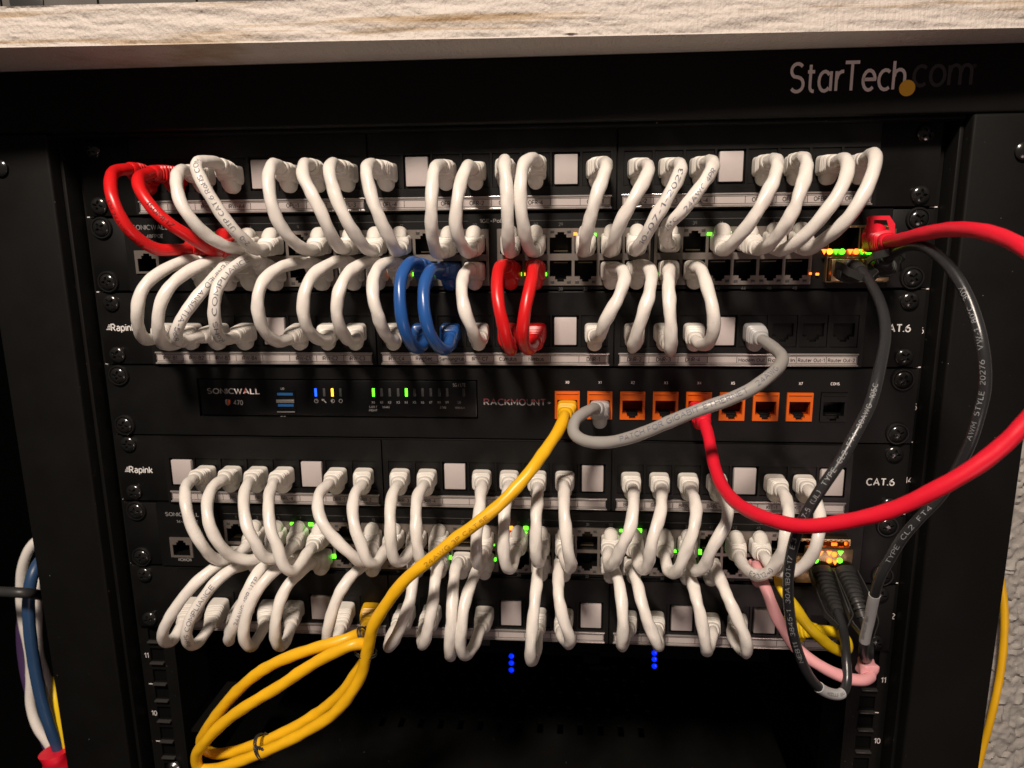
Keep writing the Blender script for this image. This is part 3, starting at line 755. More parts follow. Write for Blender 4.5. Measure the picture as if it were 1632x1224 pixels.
# ------------------------------------------------------------------ firewall
z0 = -3*U1
fw = thing('firewall', (0, 0, z0-U1), 'black firewall appliance in a rackmount kit with orange ports', 'firewall')
i0 = at(313, 603, 2.5); i1 = at(762, 668, 2.5)
ocx = [43+19.1*i for i in range(9)]; OZ = -156.2
ih = rect(i0.x, i1.x, i1.z, i0.z)
bm = B(); plate(bm, rect(-241.3, 241.3, z0-U1+0.5, z0-0.5), [ih]+[rect(x-7.5, x+7.5, OZ-8.6, OZ+8.6) for x in ocx], -2.5, 4)
fp = link('face_plate', bm, M['device'], fw, False)
for s in (-1, 1):
    for k in (6.35, 38.1): screw(fp, s*232.55, z0-k, -2.6, True)
ins = link('display_inset', mbox(i0.x+0.6, i1.x-0.6, -1.7, 3, i1.z+0.6, i0.z-0.6, bev=0.8), M['gloss'], fw)
bm = B(); a = at(331, 627, 1.8); b_ = at(414, 627, 1.8)
put_text(bm, 'SONIC', a.x, -1.82, a.z, 3.1, width=(b_.x-a.x)*0.50, align='l'); link('logo_print', bm, M['gtext'], ins, False)
bm = B(); put_text(bm, 'WALL', a.x+(b_.x-a.x)*0.52, -1.82, a.z, 3.1, width=(b_.x-a.x)*0.48, align='l'); link('logo_print', bm, M['ltext'], ins, False)
bm = B(); c = at(391, 622, 1.8)
for q in ([(0.2, 1.6), (-1.2, -1.2), (-0.4, -0.9), (0.4, 0.6)], [(-1.0, -1.4), (0.1, -1.6), (-0.7, -2.4)]): bm.faces.new([bm.verts.new((c.x+x, -1.86, c.z+z)) for x, z in q])
c = at(363, 641, 1.8)
bm.faces.new([bm.verts.new((c.x+x, -1.82, c.z+z)) for x, z in ((0.15, -2.3), (1.5, -1.0), (1.7, 1.4), (0.15, 2.0))])
link('shield_print', bm, M['otext'], ins, False)
bm = B(); bm.faces.new([bm.verts.new((c.x+x, -1.82, c.z+z)) for x, z in ((-0.15, 2.0), (-1.7, 1.4), (-1.5, -1.0), (-0.15, -2.3))])
p = at(380, 645, 1.8); put_text(bm, '470', p.x, -1.82, p.z, 2.7, width=5.6); link('model_number', bm, M['gtext'], ins, False)
for px, s_ in ((595, 'X0'), (608, 'X1'), (621, 'X2'), (634.5, 'X3'), (647.5, 'X4'), (660.5, 'X5'), (673.5, 'X6'), (686.5, 'X7'), (700, 'X8'), (712.5, 'X9'), (732, 'U0')):
    p = at(px, 643, 1.8); bm = B(); put_text(bm, s_, p.x, -1.82, p.z, 1.35); link('lamp_caption', bm, M['gtext'], ins, False)
for px, py, s_, wd in ((595, 650, 'LAN /', 4.4), (595, 655.5, 'MGMT', 5), (615, 650.5, 'WAN', 4.0), (706, 651, '2.5G', 3.6), (733, 651.5, 'WWAN', 5.6), (450, 621, 'U0', 2.2), (452, 666.5, 'SS', 3.2)):
    p = at(px, py, 1.8); bm = B(); put_text(bm, s_, p.x, -1.82, p.z, 1.25, width=wd); link('small_caption', bm, M['gtext'], ins, False)
p = at(732, 616, 1.8); bm = B(); put_text(bm, '5G / LTE', p.x, -1.82, p.z, 1.8, width=7.5)
link('small_caption', bm, M['gtext'], ins, False)
bm = B()
def ring2(cx, cz, r, wdt, a0=0, a1=360, n=20):
    a0, a1 = math.radians(a0), math.radians(a1)
    A = [(math.cos(a0+(a1-a0)*k/n), math.sin(a0+(a1-a0)*k/n)) for k in range(n+1)]
    for (c1, s1), (c2, s2) in zip(A, A[1:]):
        bm.faces.new([bm.verts.new((cx+c*q, -1.82, cz+s*q)) for c, s, q in ((c1, s1, r), (c2, s2, r), (c2, s2, r-wdt), (c1, s1, r-wdt))])
p = at(504, 639, 1.8); ring2(p.x, p.z, 1.3, 0.35); box(bm, p.x-0.15, p.x+0.15, -1.84, -1.8, p.z-0.2, p.z+0.9)
p = at(517, 639, 1.8); bm.faces.new([bm.verts.new((p.x+x, -1.82, p.z+z)) for x, z in ((-1.2, 0.6), (-0.7, 1.2), (1.3, -0.9), (0.9, -1.4))]); ring2(p.x-0.8, p.z+0.8, 0.8, 0.35, 120, 400)
p = at(530, 639, 1.8); ring2(p.x, p.z, 1.3, 0.3); ring2(p.x, p.z, 1.25, 1.2, 90, 270)
p = at(543, 639, 1.8); ring2(p.x, p.z, 1.2, 0.35); box(bm, p.x-0.9, p.x+0.9, -1.84, -1.8, p.z+0.8, p.z+1.1)
link('icon_print', bm, M['gtext'], ins, False)
# USB sockets
ub = at(455, 640, 2.4); bm = B(); plate(bm, rect(ub.x-6.2, ub.x+6.2, ub.z-6.6, ub.z+7.0), [rect(ub.x-5.3, ub.x+5.3, ub.z+1.2, ub.z+6.2), rect(ub.x-5.3, ub.x+5.3, ub.z-5.8, ub.z-0.8)], -2.6, -1.0)
us = link('usb_sockets', bm, M['gloss'], ins, False)
for dz in (0.2, -6.4): link('usb_shell_edge', mbox(ub.x-5.6, ub.x+5.6, -3.1, -2.4, ub.z+dz-(0.9 if dz > 0 else 0.35), ub.z+dz+(1.1 if dz > 0 else 0.35), bev=0.1), M['usbm'], us)
for dz in (4.6, -2.4): link('usb_tongue', mbox(ub.x-4.9, ub.x+4.9, -2.4, -1.75, ub.z+dz-0.8, ub.z+dz+0.8), M['usb'], us, False)
for px, m in ((503, 'b'), (516.5, 'off'), (529.5, 'y'), (542.5, 'off'), (595, 'g'), (608, 'off'), (621, 'off'), (634.5, 'off'), (647.5, 'g'), (660.5, 'off'), (673.5, 'off'), (686.5, 'off'), (700, 'off'), (712.5, 'off'), (739, 'off')):
    p = at(px, 625.5, 2); link('lamp', mbox(p.x-0.75, p.x+0.75, -2.1, -1.65, p.z-2.5, p.z+2.5, bev=0.2), M[m], ins)
# rackmount lettering, red upper half and white lower half
vs, fs, wd = glyphs('RACKMOUNT.')
a = at(772, 645, 2.6); b_ = at(878, 645, 2.6)
for lo, m in ((True, 'ktext'), (False, 'rtext')):
    bm = B(); put_text(bm, 'RACKMOUNT+', a.x, -2.62, a.z, 3.5, width=b_.x-a.x, align='l')
    zc = a.z+1.75
    bmesh.ops.bisect_plane(bm, geom=bm.verts[:]+bm.edges[:]+bm.faces[:], plane_co=(0, 0, zc-(0.12 if lo else -0.12)), plane_no=(0, 0, 1), clear_outer=lo, clear_inner=not lo)
    link('kit_lettering', bm, M[m], fp, False)
bm = B()
for i, x in enumerate(ocx): put_text(bm, ('X%d' % i) if i < 8 else 'CONS', x, -2.62, OZ+13.0, 1.45)
link('port_print', bm, M['ltext'], fp, False)
for i, x in enumerate(ocx):
    m1, m2 = ('orange', 'orange2') if i < 8 else ('jack', 'jack')
    bm = B(); plate(bm, rect(x-7.3, x+7.3, OZ-8.4, OZ+8.4), [rj(x, OZ-2.1, -1, 11.8, 8.2)], -3.6, 2, 0)
    box(bm, x-6.5, x+6.5, -4.2, -3.5, OZ+6.8, OZ+7.7, bev=0.2)
    k = link('keystone', bm, M[m1], fw, False)
    bm = B(); h = rj(x, OZ-2.1, -1, 11.8, 8.2); v1 = [bm.verts.new((a_, 0, b)) for a_, b in h]; v2 = [bm.verts.new((a_, 7, b)) for a_, b in h]
    for j in range(len(v1)): bm.faces.new((v1[j], v1[(j+1) % len(v1)], v2[(j+1) % len(v1)], v2[j]))
    bm.faces.new(v2)
    link('port_pocket', bm, M[m2], k, False)
    link('contacts', box(box(B(), x-2.6, x+2.6, -1.6, 6, OZ-7.3, OZ-5.6), x-3.4, x+3.4, -0.5, 6, OZ-5.6, OZ-4.6), M['jack'], k, False)

WGT[0] = 0.10
# ------------------------------------------------------------------ cables
def port(ref):
    k = ref[0]
    if k in PZ: return Vector((PX(ref[1]), -3.0, PZ[k]-0.5)), Vector((0, 0, -1))
    if k == 's1': return Vector((SX1(ref[1]), -3.0, SZ1[ref[2]])), Vector((0, 0, 1 if ref[2] == 0 else -1))
    if k == 's2': return Vector((SX2(ref[1]), -3.0, SZ2[ref[2]])), Vector((0, 0, 1 if ref[2] == 0 else -1))
    if k == 'xyz': return ref[1], ref[2]
    if k == 'fw': return Vector((ocx[ref[1]], -3.0, OZ-2.1)), Vector((0, 0, -1))
CN = {'w': ('white', 'wboot', 'ink'), 'r': ('red', 'red', 'dink'), 'b': ('blue', 'blue', 'ink'), 'y': ('yellow', 'yellow', 'bink'),
      'g': ('grey', 'gboot', 'ink'), 'k': ('lemon', 'lemon', 'bink'), 'p': ('pink', 'pink', 'ink'), 'c': ('crimson', 'crimson', 'dink')}
seed = [0.0]
def cable(c, ref0, pts, ref1, label, group=None, rad=3.22, texts=(), name='patch_cable', depth_scale=1.0, L0=26, L1=26, free1=False):
    seed[0] += 1.37
    j, bt, ink = CN[c]
    a, la = port(ref0)
    P = [a, a+Vector((0, -7, 0))]+[at(*p) for p in pts]
    if ref1: b, lb = port(ref1); P += [b+Vector((0, -7, 0)), b]
    path = spline(P)
    t = thing(name, a, label, 'cable', group)
    total = sum((q-p).length for p, q in zip(path, path[1:]))
    jk = link('jacket', tube(B(), sublen(path, L0-5, total-(L1-5 if ref1 else 0)), rad, seed[0], (0.035+0.04*((seed[0]*0.77) % 1.0)) if c in 'wkyp' else 0.022), M[j], t)
    boot(t, path, la, M[bt], rad=rad, L=L0)
    if ref1: boot(t, path[::-1], lb, M[bt], rad=rad, L=L1)
    for tx in texts:
        s_, start, h, rev = tx[:4]; kw = tx[4] if len(tx) > 4 else {}
        wrap_text(jk, path, rad, s_, start, h, M[ink], rev, **kw)
    return t, path
ORD = ['first', 'second', 'third', 'fourth', 'fifth', 'sixth', 'seventh', 'eighth', 'ninth', 'tenth', 'eleventh', 'twelfth', 'thirteenth',
       'fourteenth', 'fifteenth', 'sixteenth', 'seventeenth', 'eighteenth', 'nineteenth', 'twentieth']
# run A: top panel down to the upper row of the upper switch
A = [
 ('r', 0, 0, [(209,270,27),(183,273,40),(176,290,52),(180,319,58),(199,358,58),(225,384,52),(251,398,45),(277,398,38),(301,397,28)], [('CM 24AWG CAT.6', ((184,322),(232,385)), 2.3, False, dict(tilt=-0.7))]),
 ('r', 1, 1, [(242,275,28),(227,280,38),(220,284,46),(222,300,52),(243,332,56),(272,358,55),(301,376,50),(327,394,42),(346,401,31)], [('350MHZ', ((240,324),(276,361)), 2.6, False)]),
 ('w', 2, 2, [(301,274,27),(285,273,45),(281,290,54),(285,316,58),(301,345,58),(327,373,52),(353,389,44),(372,396,34),(383,396,28)], []),
 ('w', 3, 3, [(348,261,30),(324,257,45),(312,264,54),(322,290,58),(340,321,58),(363,355,56),(387,381,50),(403,396,42),(418,398,32)], [('2-0   UTP CAT.6 RoHS COM', ((392,386),(313,262)), 2.6, True)]),
 ('w', 5, 5, [(449,269,27),(436,261,42),(428,279,54),(430,311,58),(440,347,58),(461,379,52),(482,396,42),(498,398,31)], []),
 ('w', 6, 6, [(495,264,27),(485,262,42),(482,277,52),(495,306,58),(513,340,58),(526,371,54),(540,394,44),(550,396,30)], []),
 ('w', 7, 7, [(540,266,27),(528,261,44),(525,274,54),(534,311,58),(553,353,58),(571,381,52),(584,397,42),(594,400,30)], []),
 ('w', 8, 8, [(600,266,27),(587,262,44),(584,277,54),(593,316,58),(607,353,58),(623,384,52),(631,400,42),(638,397,30)], []),
 ('w', 10, 10, [(707,266,27),(696,264,44),(690,279,54),(688,316,60),(687,350,60),(690,381,54),(695,402,44),(706,402,30)], []),
 ('w', 11, 11, [(754,271,27),(746,264,44),(736,285,54),(729,321,60),(726,358,60),(733,384,54),(743,401,44),(751,400,30)], []),
 ('w', 12, 12, [(804,261,30),(804,256,46),(805,274,58),(808,311,62),(809,347,62),(810,384,56),(812,402,44),(815,400,30)], []),
 ('w', 13, 13, [(857,258,28),(844,253,44),(833,266,54),(829,300,60),(831,337,60),(836,371,56),(844,397,44),(851,400,30)], []),
 ('w', 15, 15, [(961,261,28),(966,261,44),(964,274,54),(953,305,60),(943,339,60),(935,371,56),(931,397,44),(931,399,28)], []),
 ('w', 16, 16, [(1024,264,28),(1033,264,44),(1032,277,54),(1014,311,60),(995,342,60),(982,371,56),(974,397,44),(972,399,28)], []),
 ('w', 17, 17, [(1074,264,28),(1084,262,44),(1083,277,54),(1066,311,60),(1045,347,60),(1027,379,54),(1015,397,44),(1012,397,28)], [('10-07-1-2023', ((1020,378),(1083,278)), 2.5, True)]),
 ('w', 18, 18, [(1123,261,28),(1135,258,44),(1134,272,54),(1113,303,60),(1087,337,60),(1063,360,54),(1061,379,44),(1066,389,28)], [('75°C   24AWG 4PR', ((1066,362),(1133,278)), 2.4, True, dict(tilt=-0.2))]),
 ('w', 20, 20, [(1224,258,28),(1238,255,44),(1238,273,54),(1221,313,60),(1200,349,60),(1176,379,54),(1158,397,44),(1151,398,30)], []),
 ('w', 21, 21, [(1270,255,28),(1283,252,44),(1285,273,54),(1273,313,60),(1258,349,60),(1239,376,54),(1221,394,44),(1209,397,32)], []),
 ('w', 22, 22, [(1333,258,30),(1348,254,46),(1351,273,56),(1336,310,62),(1312,343,62),(1285,373,58),(1258,394,50),(1240,399,36)], []),
 ('w', 23, 23, [(1378,255,28),(1393,245,46),(1395,261,56),(1381,301,62),(1360,337,62),(1336,364,58),(1309,385,48),(1288,398,34)], []),
]
# run B: lower row of the upper switch down to the second panel
Bc = [
 ('w', 0, 0, [(308,414,30),(276,423,42),(245,441,52),(225,464,58),(219,494,60),(220,519,56),(228,539,48),(241,541,36),(252,537,30)], []),
 ('w', 1, 1, [(347,415,30),(318,423,42),(288,441,50),(265,464,57),(253,496,60),(252,523,58),(258,545,50),(271,551,40),(288,545,30)], []),
 ('w', 2, 2, [(369,414,32),(351,433,42),(329,456,50),(306,484,56),(288,511,60),(280,533,58),(287,545,50),(304,541,38),(318,537,30)], [('ETL VERIFIED ANSI/TIA-568', ((371,423),(279,536)), 2.7, False)]),
 ('w', 3, 3, [(400,413,32),(378,423,42),(357,441,52),(345,464,58),(341,492,60),(343,517,58),(349,537,50),(363,541,38),(373,537,29)], [('RoHS COMPLIANCE', ((348,540),(390,418)), 2.5, True)]),
 ('w', 5, 5, [(491,419,28),(452,424,42),(424,442,52),(411,470,58),(412,501,58),(422,529,52),(442,545,42),(457,541,32)], []),
 ('w', 6, 6, [(547,416,28),(519,424,42),(496,442,52),(484,473,58),(484,504,58),(493,529,52),(511,542,40),(521,540,31)], []),
 ('w', 7, 7, [(594,417,28),(570,424,42),(550,442,52),(538,473,58),(537,504,58),(545,529,52),(558,544,40),(567,540,30)], []),
 ('w', 8, 8, [(624,419,28),(606,424,42),(595,444,52),(595,475,58),(603,506,58),(614,532,50),(626,546,40),(629,540,28)], []),
 ('b', 9, 9, [(668,421,28),(653,419,42),(640,439,52),(637,473,58),(640,506,60),(649,537,56),(663,555,46),(674,550,36),(675,542,28)], []),
 ('b', 10, 10, [(697,429,32),(686,431,42),(677,452,52),(675,483,58),(679,511,60),(689,540,56),(707,558,46),(716,549,36),(717,540,28)], []),
 ('w', 11, 11, [(751,429,28),(739,437,42),(736,465,52),(740,493,58),(751,522,56),(761,545,46),(765,540,28)], []),
 ('r', 12, 12, [(806,424,28),(796,426,42),(792,457,54),(796,493,60),(804,527,60),(811,555,54),(815,557,44),(811,545,28)], []),
 ('r', 13, 13, [(851,424,28),(850,431,44),(845,457,54),(837,493,60),(833,527,60),(836,552,52),(845,557,42),(851,545,28)], []),
 ('w', 15, 16, [(976,429,28),(992,431,42),(995,449,52),(981,483,58),(966,509,58),(956,534,48),(948,536,30)], []),
 ('w', 16, 17, [(1024,424,30),(1037,431,44),(1037,457,54),(1028,491,60),(1017,524,58),(1010,552,50),(1009,547,32)], []),
 ('w', 17, 18, [(1066,426,30),(1066,437,46),(1066,465,56),(1068,498,60),(1069,532,60),(1069,557,54),(1063,547,32)], []),
 ('w', 18, 19, [(1105,426,28),(1118,431,42),(1125,452,52),(1134,483,60),(1138,509,62),(1136,534,58),(1125,550,48),(1115,548,38),(1109,543,30)], []),
]
# run C: third panel down to the upper row of the lower switch
Cc = [
 ('w', 1, 1, [(309,763,28),(296,776,42),(296,802,54),(304,836,58),(320,865,58),(341,890,50),(362,892,42),(380,882,36),(392,872,30)], []),
 ('w', 2, 2, [(356,763,28),(337,779,42),(330,805,54),(333,834,60),(346,862,60),(369,886,54),(398,893,48),(418,886,40),(430,874,33)], []),
 ('w', 3, 3, [(398,766,28),(389,787,44),(389,815,54),(395,844,60),(409,868,60),(418,886,58),(433,892,54),(450,886,46),(463,874,36)], []),
 ('w', 4, 4, [(437,768,28),(429,789,44),(428,815,54),(432,847,60),(443,873,62),(451,900,62),(464,912,58),(477,902,50),(490,881,38)], []),
 ('w', 6, 6, [(524,771,30),(509,787,44),(506,805,52),(511,828,58),(527,852,60),(548,873,60),(562,886,58),(576,896,54),(590,894,46),(594,880,36)], []),
 ('w', 7, 7, [(577,773,30),(565,789,44),(562,815,54),(566,844,60),(577,870,62),(583,891,62),(594,901,58),(606,890,50),(613,877,40)], []),
 ('w', 8, 8, [(634,773,30),(625,789,44),(622,815,54),(622,847,60),(624,873,60),(628,893,58),(640,895,50),(652,881,40)], []),
 ('w', 9, 9, [(676,773,30),(666,789,44),(663,815,54),(663,841,60),(665,870,62),(671,895,60),(680,898,50),(690,884,40)], []),
 ('w', 11, 11, [(768,773,30),(766,789,44),(764,815,54),(760,847,60),(759,880,62),(761,899,56),(768,893,42)], []),
 ('w', 12, 12, [(811,773,30),(807,794,46),(804,815,54),(803,847,60),(803,883,62),(808,906,58),(816,905,50),(820,886,38)], []),
 ('w', 13, 13, [(857,776,30),(857,794,46),(855,815,54),(854,847,60),(854,882,60),(857,898,54),(863,886,40)], []),
 ('w', 14, 14, [(899,773,30),(899,794,46),(899,815,54),(902,847,60),(905,879,62),(911,903,56),(905,903,48),(899,887,38)], []),
 ('w', 16, 16, [(1009,779,30),(1010,794,46),(1009,815,54),(1003,847,60),(991,870,60),(981,893,56),(971,902,48),(968,884,36)], []),
 ('w', 17, 17, [(1054,779,30),(1055,797,46),(1052,821,54),(1043,849,60),(1037,873,62),(1034,896,58),(1026,909,52),(1018,901,46),(1015,884,36)], []),
 ('w', 18, 18, [(1101,781,30),(1108,800,46),(1110,821,54),(1103,852,60),(1092,881,60),(1082,905,58),(1072,915,52),(1064,908,46),(1060,888,36)], []),
 ('w', 19, 19, [(1146,781,30),(1158,802,50),(1161,821,56),(1150,849,62),(1134,875,62),(1124,901,58),(1111,911,52),(1102,903,44),(1097,886,36)], []),
 ('w', 21, 21, [(1247,784,30),(1255,802,44),(1257,823,54),(1252,852,62),(1249,871,62),(1241,891,60),(1229,908,56),(1213,918,52),(1197,914,46),(1187,905,42),(1180,894,36)], [('E231240', ((1198,920),(1234,904)), 2.7, True)]),
 ('w', 22, 22, [(1288,781,30),(1303,802,46),(1307,828,54),(1304,857,62),(1298,878,62),(1287,896,60),(1271,908,56),(1254,914,54),(1235,908,48),(1222,893,38)], []),
]
# run D: lower row of the lower switch down to the bottom panel
Dc = [
 ('w', 0, 0, [(362,897,34),(346,902,46),(318,923,54),(292,952,58),(271,983,60),(259,1009,58),(264,1024,50),(276,1020,42),(287,1000,32)], []),
 ('w', 1, 1, [(392,900,34),(370,907,46),(346,925,54),(323,954,58),(305,983,60),(297,1007,60),(302,1027,52),(315,1025,42),(331,1004,32)], [('RoHS COMPLIANCE', ((301,1022),(343,937)), 2.6, True)]),
 ('w', 2, 2, [(428,895,34),(417,905,46),(401,928,54),(386,962,58),(373,993,60),(365,1017,56),(366,1020,46),(367,1000,33)], [('24AWG 4PR UTP', ((376,992),(406,921)), 2.4, True, dict(tilt=-0.3))]),
 ('w', 3, 3, [(458,898,34),(441,907,46),(420,928,54),(401,957,58),(391,988,60),(388,1014,60),(399,1032,52),(409,1020,42),(420,1001,33)], []),
 ('w', 4, 4, [(491,901,34),(475,915,46),(456,936,52),(443,970,58),(438,1004,60),(443,1029,54),(454,1026,44),(462,1004,33)], []),
 ('w', 6, 6, [(585,897,34),(566,912,46),(548,933,54),(532,967,58),(524,999,60),(521,1022,57),(528,1035,48),(540,1010,34)], []),
 ('w', 8, 8, [(659,895,32),(658,912,44),(656,946,54),(645,983,60),(630,1017,60),(619,1032,52),(622,1018,42),(628,1004,34)], []),
 ('w', 9, 9, [(700,900,34),(695,915,46),(691,952,56),(685,988,60),(677,1022,58),(673,1027,50),(674,1004,34)], []),
 ('w', 10, 10, [(729,897,32),(724,918,46),(721,957,56),(719,996,62),(716,1035,60),(719,1046,50),(724,1018,36)], []),
 ('w', 11, 11, [(764,903,32),(753,925,46),(742,957,56),(736,996,62),(734,1030,60),(742,1046,52),(755,1030,42),(763,1009,34)], []),
 ('w', 13, 13, [(857,904,32),(856,925,46),(852,962,56),(848,1004,62),(845,1041,62),(848,1054,54),(855,1035,44),(857,1014,34)], []),
 ('w', 14, 14, [(891,903,32),(890,925,46),(891,957,56),(899,991,60),(909,1018,58),(905,1026,48),(894,1010,34)], []),
 ('w', 16, 16, [(974,903,32),(984,920,46),(990,952,56),(993,988,62),(992,1020,60),(991,1030,52),(999,1008,34)], []),
 ('w', 17, 17, [(1005,903,32),(1015,928,46),(1023,962,56),(1033,993,60),(1046,1022,60),(1049,1031,54),(1048,1008,34)], []),
 ('w', 19, 19, [(1097,905,34),(1104,931,46),(1112,962,56),(1120,999,60),(1125,1033,58),(1128,1038,50),(1135,1010,34)], []),
 ('w', 20, 20, [(1139,905,34),(1151,931,46),(1164,962,56),(1180,996,60),(1190,1027,60),(1189,1041,54),(1180,1033,44),(1166,1014,34)], []),
]
cn = {'w': 'white', 'r': 'red', 'b': 'blue'}
def run(rows, frm, to, where, group):
    cnt = {}; tot = {}
    for r in rows: tot[r[0]] = tot.get(r[0], 0)+1
    for r in rows:
        c = r[0]; k = cnt.get(c, 0); cnt[c] = k+1
        which = ORD[k] if tot[c] > 2 else ('left' if k == 0 else 'right')
        label = ('%s %s patch cable from the left, %s' if tot[c] > 2 else '%s one of two %s patch cables, %s') % (which, cn[c], where)
        if frm in PZ: r0, r1 = (frm, r[1]), (to, r[2], 0)
        else: r0, r1 = (frm, r[2], 1), (to, r[1])
        cable(c, r0, r[3], r1, label, group, texts=r[4])
run(A, 'top', 's1', 'topmost panel to upper switch', 'patch cables from the top panel to the upper switch')
run(Bc, 's1', 'mid', 'upper switch to panel above the firewall', 'patch cables under the upper switch')
run(Cc, 'low', 's2', 'panel below the firewall to lower switch', 'patch cables above the lower switch')
run(Dc, 's2', 'bot', 'lower switch to lowest panel', 'patch cables under the lower switch')
# grey cable
cable('g', ('mid', 20), [(1212,540,26),(1230,552,42),(1247,570,60),(1239,588,72),(1220,604,80),(1200,619,84),(1161,637,86),(1121,651,86),(1082,666,84),(1038,685,80),(996,700,74),(959,706,68),(930,702,62),(913,690,56),(916,671,50),(931,658,42),(948,651,30)],
      ('fw', 1), 'grey patch cable looping from the second panel to the second orange port', rad=3.15,
      texts=[('PATCH FOR GIGABIT ETHERNET   24AWG', ((992,696),(1238,597)), 2.7, True, dict(tilt=0.25))])
# amber cable with the tied coil
yt, ypath = cable('y', ('fw', 0), [(899,664,32),(891,685,44),(868,719,56),(846,750,66),(807,794,74),(768,828,78),(728,857,80),(689,889,82),(645,925,82),(611,970,80),(593,1001,78),(590,1018,76),(584,1042,74),(576,1075,72),(560,1104,72),(532,1137,72),(480,1170,72),(430,1194,72),(380,1214,70),(342,1226,67),(318,1226,66),(312,1207,68),(328,1181,72),(356,1152,74),(398,1122,76),(445,1094,76),(486,1066,76),(530,1041,76),(568,1026,75),(586,1027,70),(583,1047,66),(568,1072,64),(545,1104,62),(515,1130,60),(471,1158,60),(427,1179,60),(398,1190,60),(368,1199,58),(338,1201,58),(321,1188,60),(328,1165,64),(345,1140,66),(377,1102,68),(421,1066,70),(471,1043,70),(530,1025,70),(565,1014,66),(580,1006,52),(583,1001,38)],
      ('bot', 7), 'amber patch cable running diagonally from the first orange port into a tied coil', texts=[('24AWG 3P CAT.5E', ((680,896),(772,818)), 2.2, True, dict(tilt=-0.2))])
# big red cable
t, p_ = cable('c', ('fw', 4), [(1120,668,30),(1128,690,42),(1133,715,52),(1138,740,62),(1150,773,80),(1174,802,100),(1213,823,118),(1262,837,132),(1290,839,138),(1343,832,146),(1421,813,156),(1500,776,164),(1565,737,168),(1630,679,170),(1690,600,170),(1715,520,165),(1690,440,155),(1636,398,145),(1592,376,130),(1547,366,115),(1502,367,96),(1466,374,80),(1440,381,64),(1422,384,50)],
      ('xyz', at(1390, 383, 18), Vector((-0.2, 0, 1))), 'long thick red cable from the fifth orange port swinging past the right edge', rad=3.15, L0=32)
pg = [c_ for c_ in t.children if c_.name.startswith('plug')][-1]
bm = B()                                       # tall clip guard with a window
g0 = at(1403, 354, 30)
outer = [(-5, -10), (6.5, -10), (6.2, -1), (3.6, 3.2), (-4.2, 3.2), (-5.8, 2.6)]
hole = [(-2.9, -4.4), (4.2, -4.4), (2.6, 1.0), (-2.6, 1.2)]
ed = []
for loop in (outer, hole):
    vs = [bm.verts.new((g0.x+x, g0.y+x*-0.5, g0.z+z)) for x, z in loop]; ws = [bm.verts.new((v.co.x+0.8, v.co.y+2.2, v.co.z)) for v in vs]
    for i in range(len(vs)):
        ed.append(bm.edges.new((vs[i], vs[(i+1) % len(vs)]))); bm.faces.new((vs[i], vs[(i+1) % len(vs)], ws[(i+1) % len(vs)], ws[i]))
bmesh.ops.triangle_fill(bm, use_beauty=True, use_dissolve=False, edges=ed)
link('clip_guard', bm, M['crimson'], pg)
# pink and yellow cables at the lower right
tpk, _ = cable('p', ('s2', 22, 1), [(1206,903,32),(1214,925,45),(1224,946,52),(1235,978,58),(1253,1009,62),(1265,1029,66),(1294,1053,70),(1329,1073,72),(1358,1083,72),(1380,1084,70),(1387,1078,66)],
      None, 'pink cable curving from the lower switch to a folded end at the right rail', rad=3.1)
bm = B(); e = at(1382, 1066, 62)
for v in bmesh.ops.create_cube(bm, size=1.0)['verts']: v.co = Vector((v.co.x*8.5, v.co.y*9, v.co.z*8.5)) + Vector((v.co.z*1.0, 0, v.co.x*-0.8)) + e
bmesh.ops.bevel(bm, geom=bm.edges[:], offset=1.3, segments=3, profile=0.5, affect='EDGES')
bmesh.ops.subdivide_edges(bm, edges=bm.edges[:], cuts=2, use_grid_fill=True)
for v in bm.verts: v.co += noise.noise_vector(v.co*0.22)*1.0
link('folded_end', bm, M['pink'], tpk)
cable('k', ('s2', 23, 1), [(1244,912,32),(1243,930,40),(1252,947,46),(1267,968,50),(1287,997,52),(1312,1021,50),(1336,1037,46),(1352,1036,42),(1350,1020,38),(1332,1008,33)],
      ('bot', 22), 'bright yellow short cable beside the pink one, lower switch to lowest panel', rad=3.05, L0=22, L1=24)
# dark module cables
def dac(label, base0, pts, base1, d0, d1, texts, sleeve):
    seed[0] += 2.1
    P = [base0, base0+d0*8]+[at(*p) for p in pts]+[base1+d1*8, base1]
    path = spline(P); t = thing('module_cable', base0, label, 'cable', 'dark grey module cables')
    total = sum((q-p).length for p, q in zip(path, path[1:]))
    jk = link('jacket', tube(B(), sublen(path, 8, total-8), 2.45, seed[0], 0.006), M['dac'], t)
    for pa, d in ((path, d0), (path[::-1], d1)):
        bt = boot(t, pa, Vector((0, 0, 1)), M['dacboot'], style='dac', rad=2.45, L=31, name='strain_relief')
        # pull tab strips either side of the boot
        sub = sublen(pa, 1, 42); T, Uu = frames(sub, (0, 0, 1))
        bm = B()
        for sd in (-1, 1):
            rings = []
            for i, p in enumerate(sub):
                V = T[i].cross(Uu[i]); k = i/(len(sub)-1); off = sd*(6.6+1.0*math.sin(k*3.1))*(1 if k < 0.8 else 1-(k-0.8)*3.2); c = p+V*off
                rings.append([c+Uu[i]*1.9+V*0.35, c-Uu[i]*1.9+V*0.35, c-Uu[i]*1.9-V*0.35, c+Uu[i]*1.9-V*0.35])
            skin(bm, rings)
        link('pull_tab', bm, M['dacboot'], bt)
    ia, ib = sorted(min(range(len(path)), key=lambda i: screen_gap(path[i], c)+abs(-path[i].y-c[2])*0.6) for c in sleeve)
    sl = link('label_sleeve', tube(B(), path[ia:ib+1], 2.75, 0, 0.004), M['sleeve'], t)
    for s_, st, h, rev, kw in texts: wrap_text(jk, path, 2.45, s_, st, h, M['wink'], rev, **kw)
    return t, path, sl
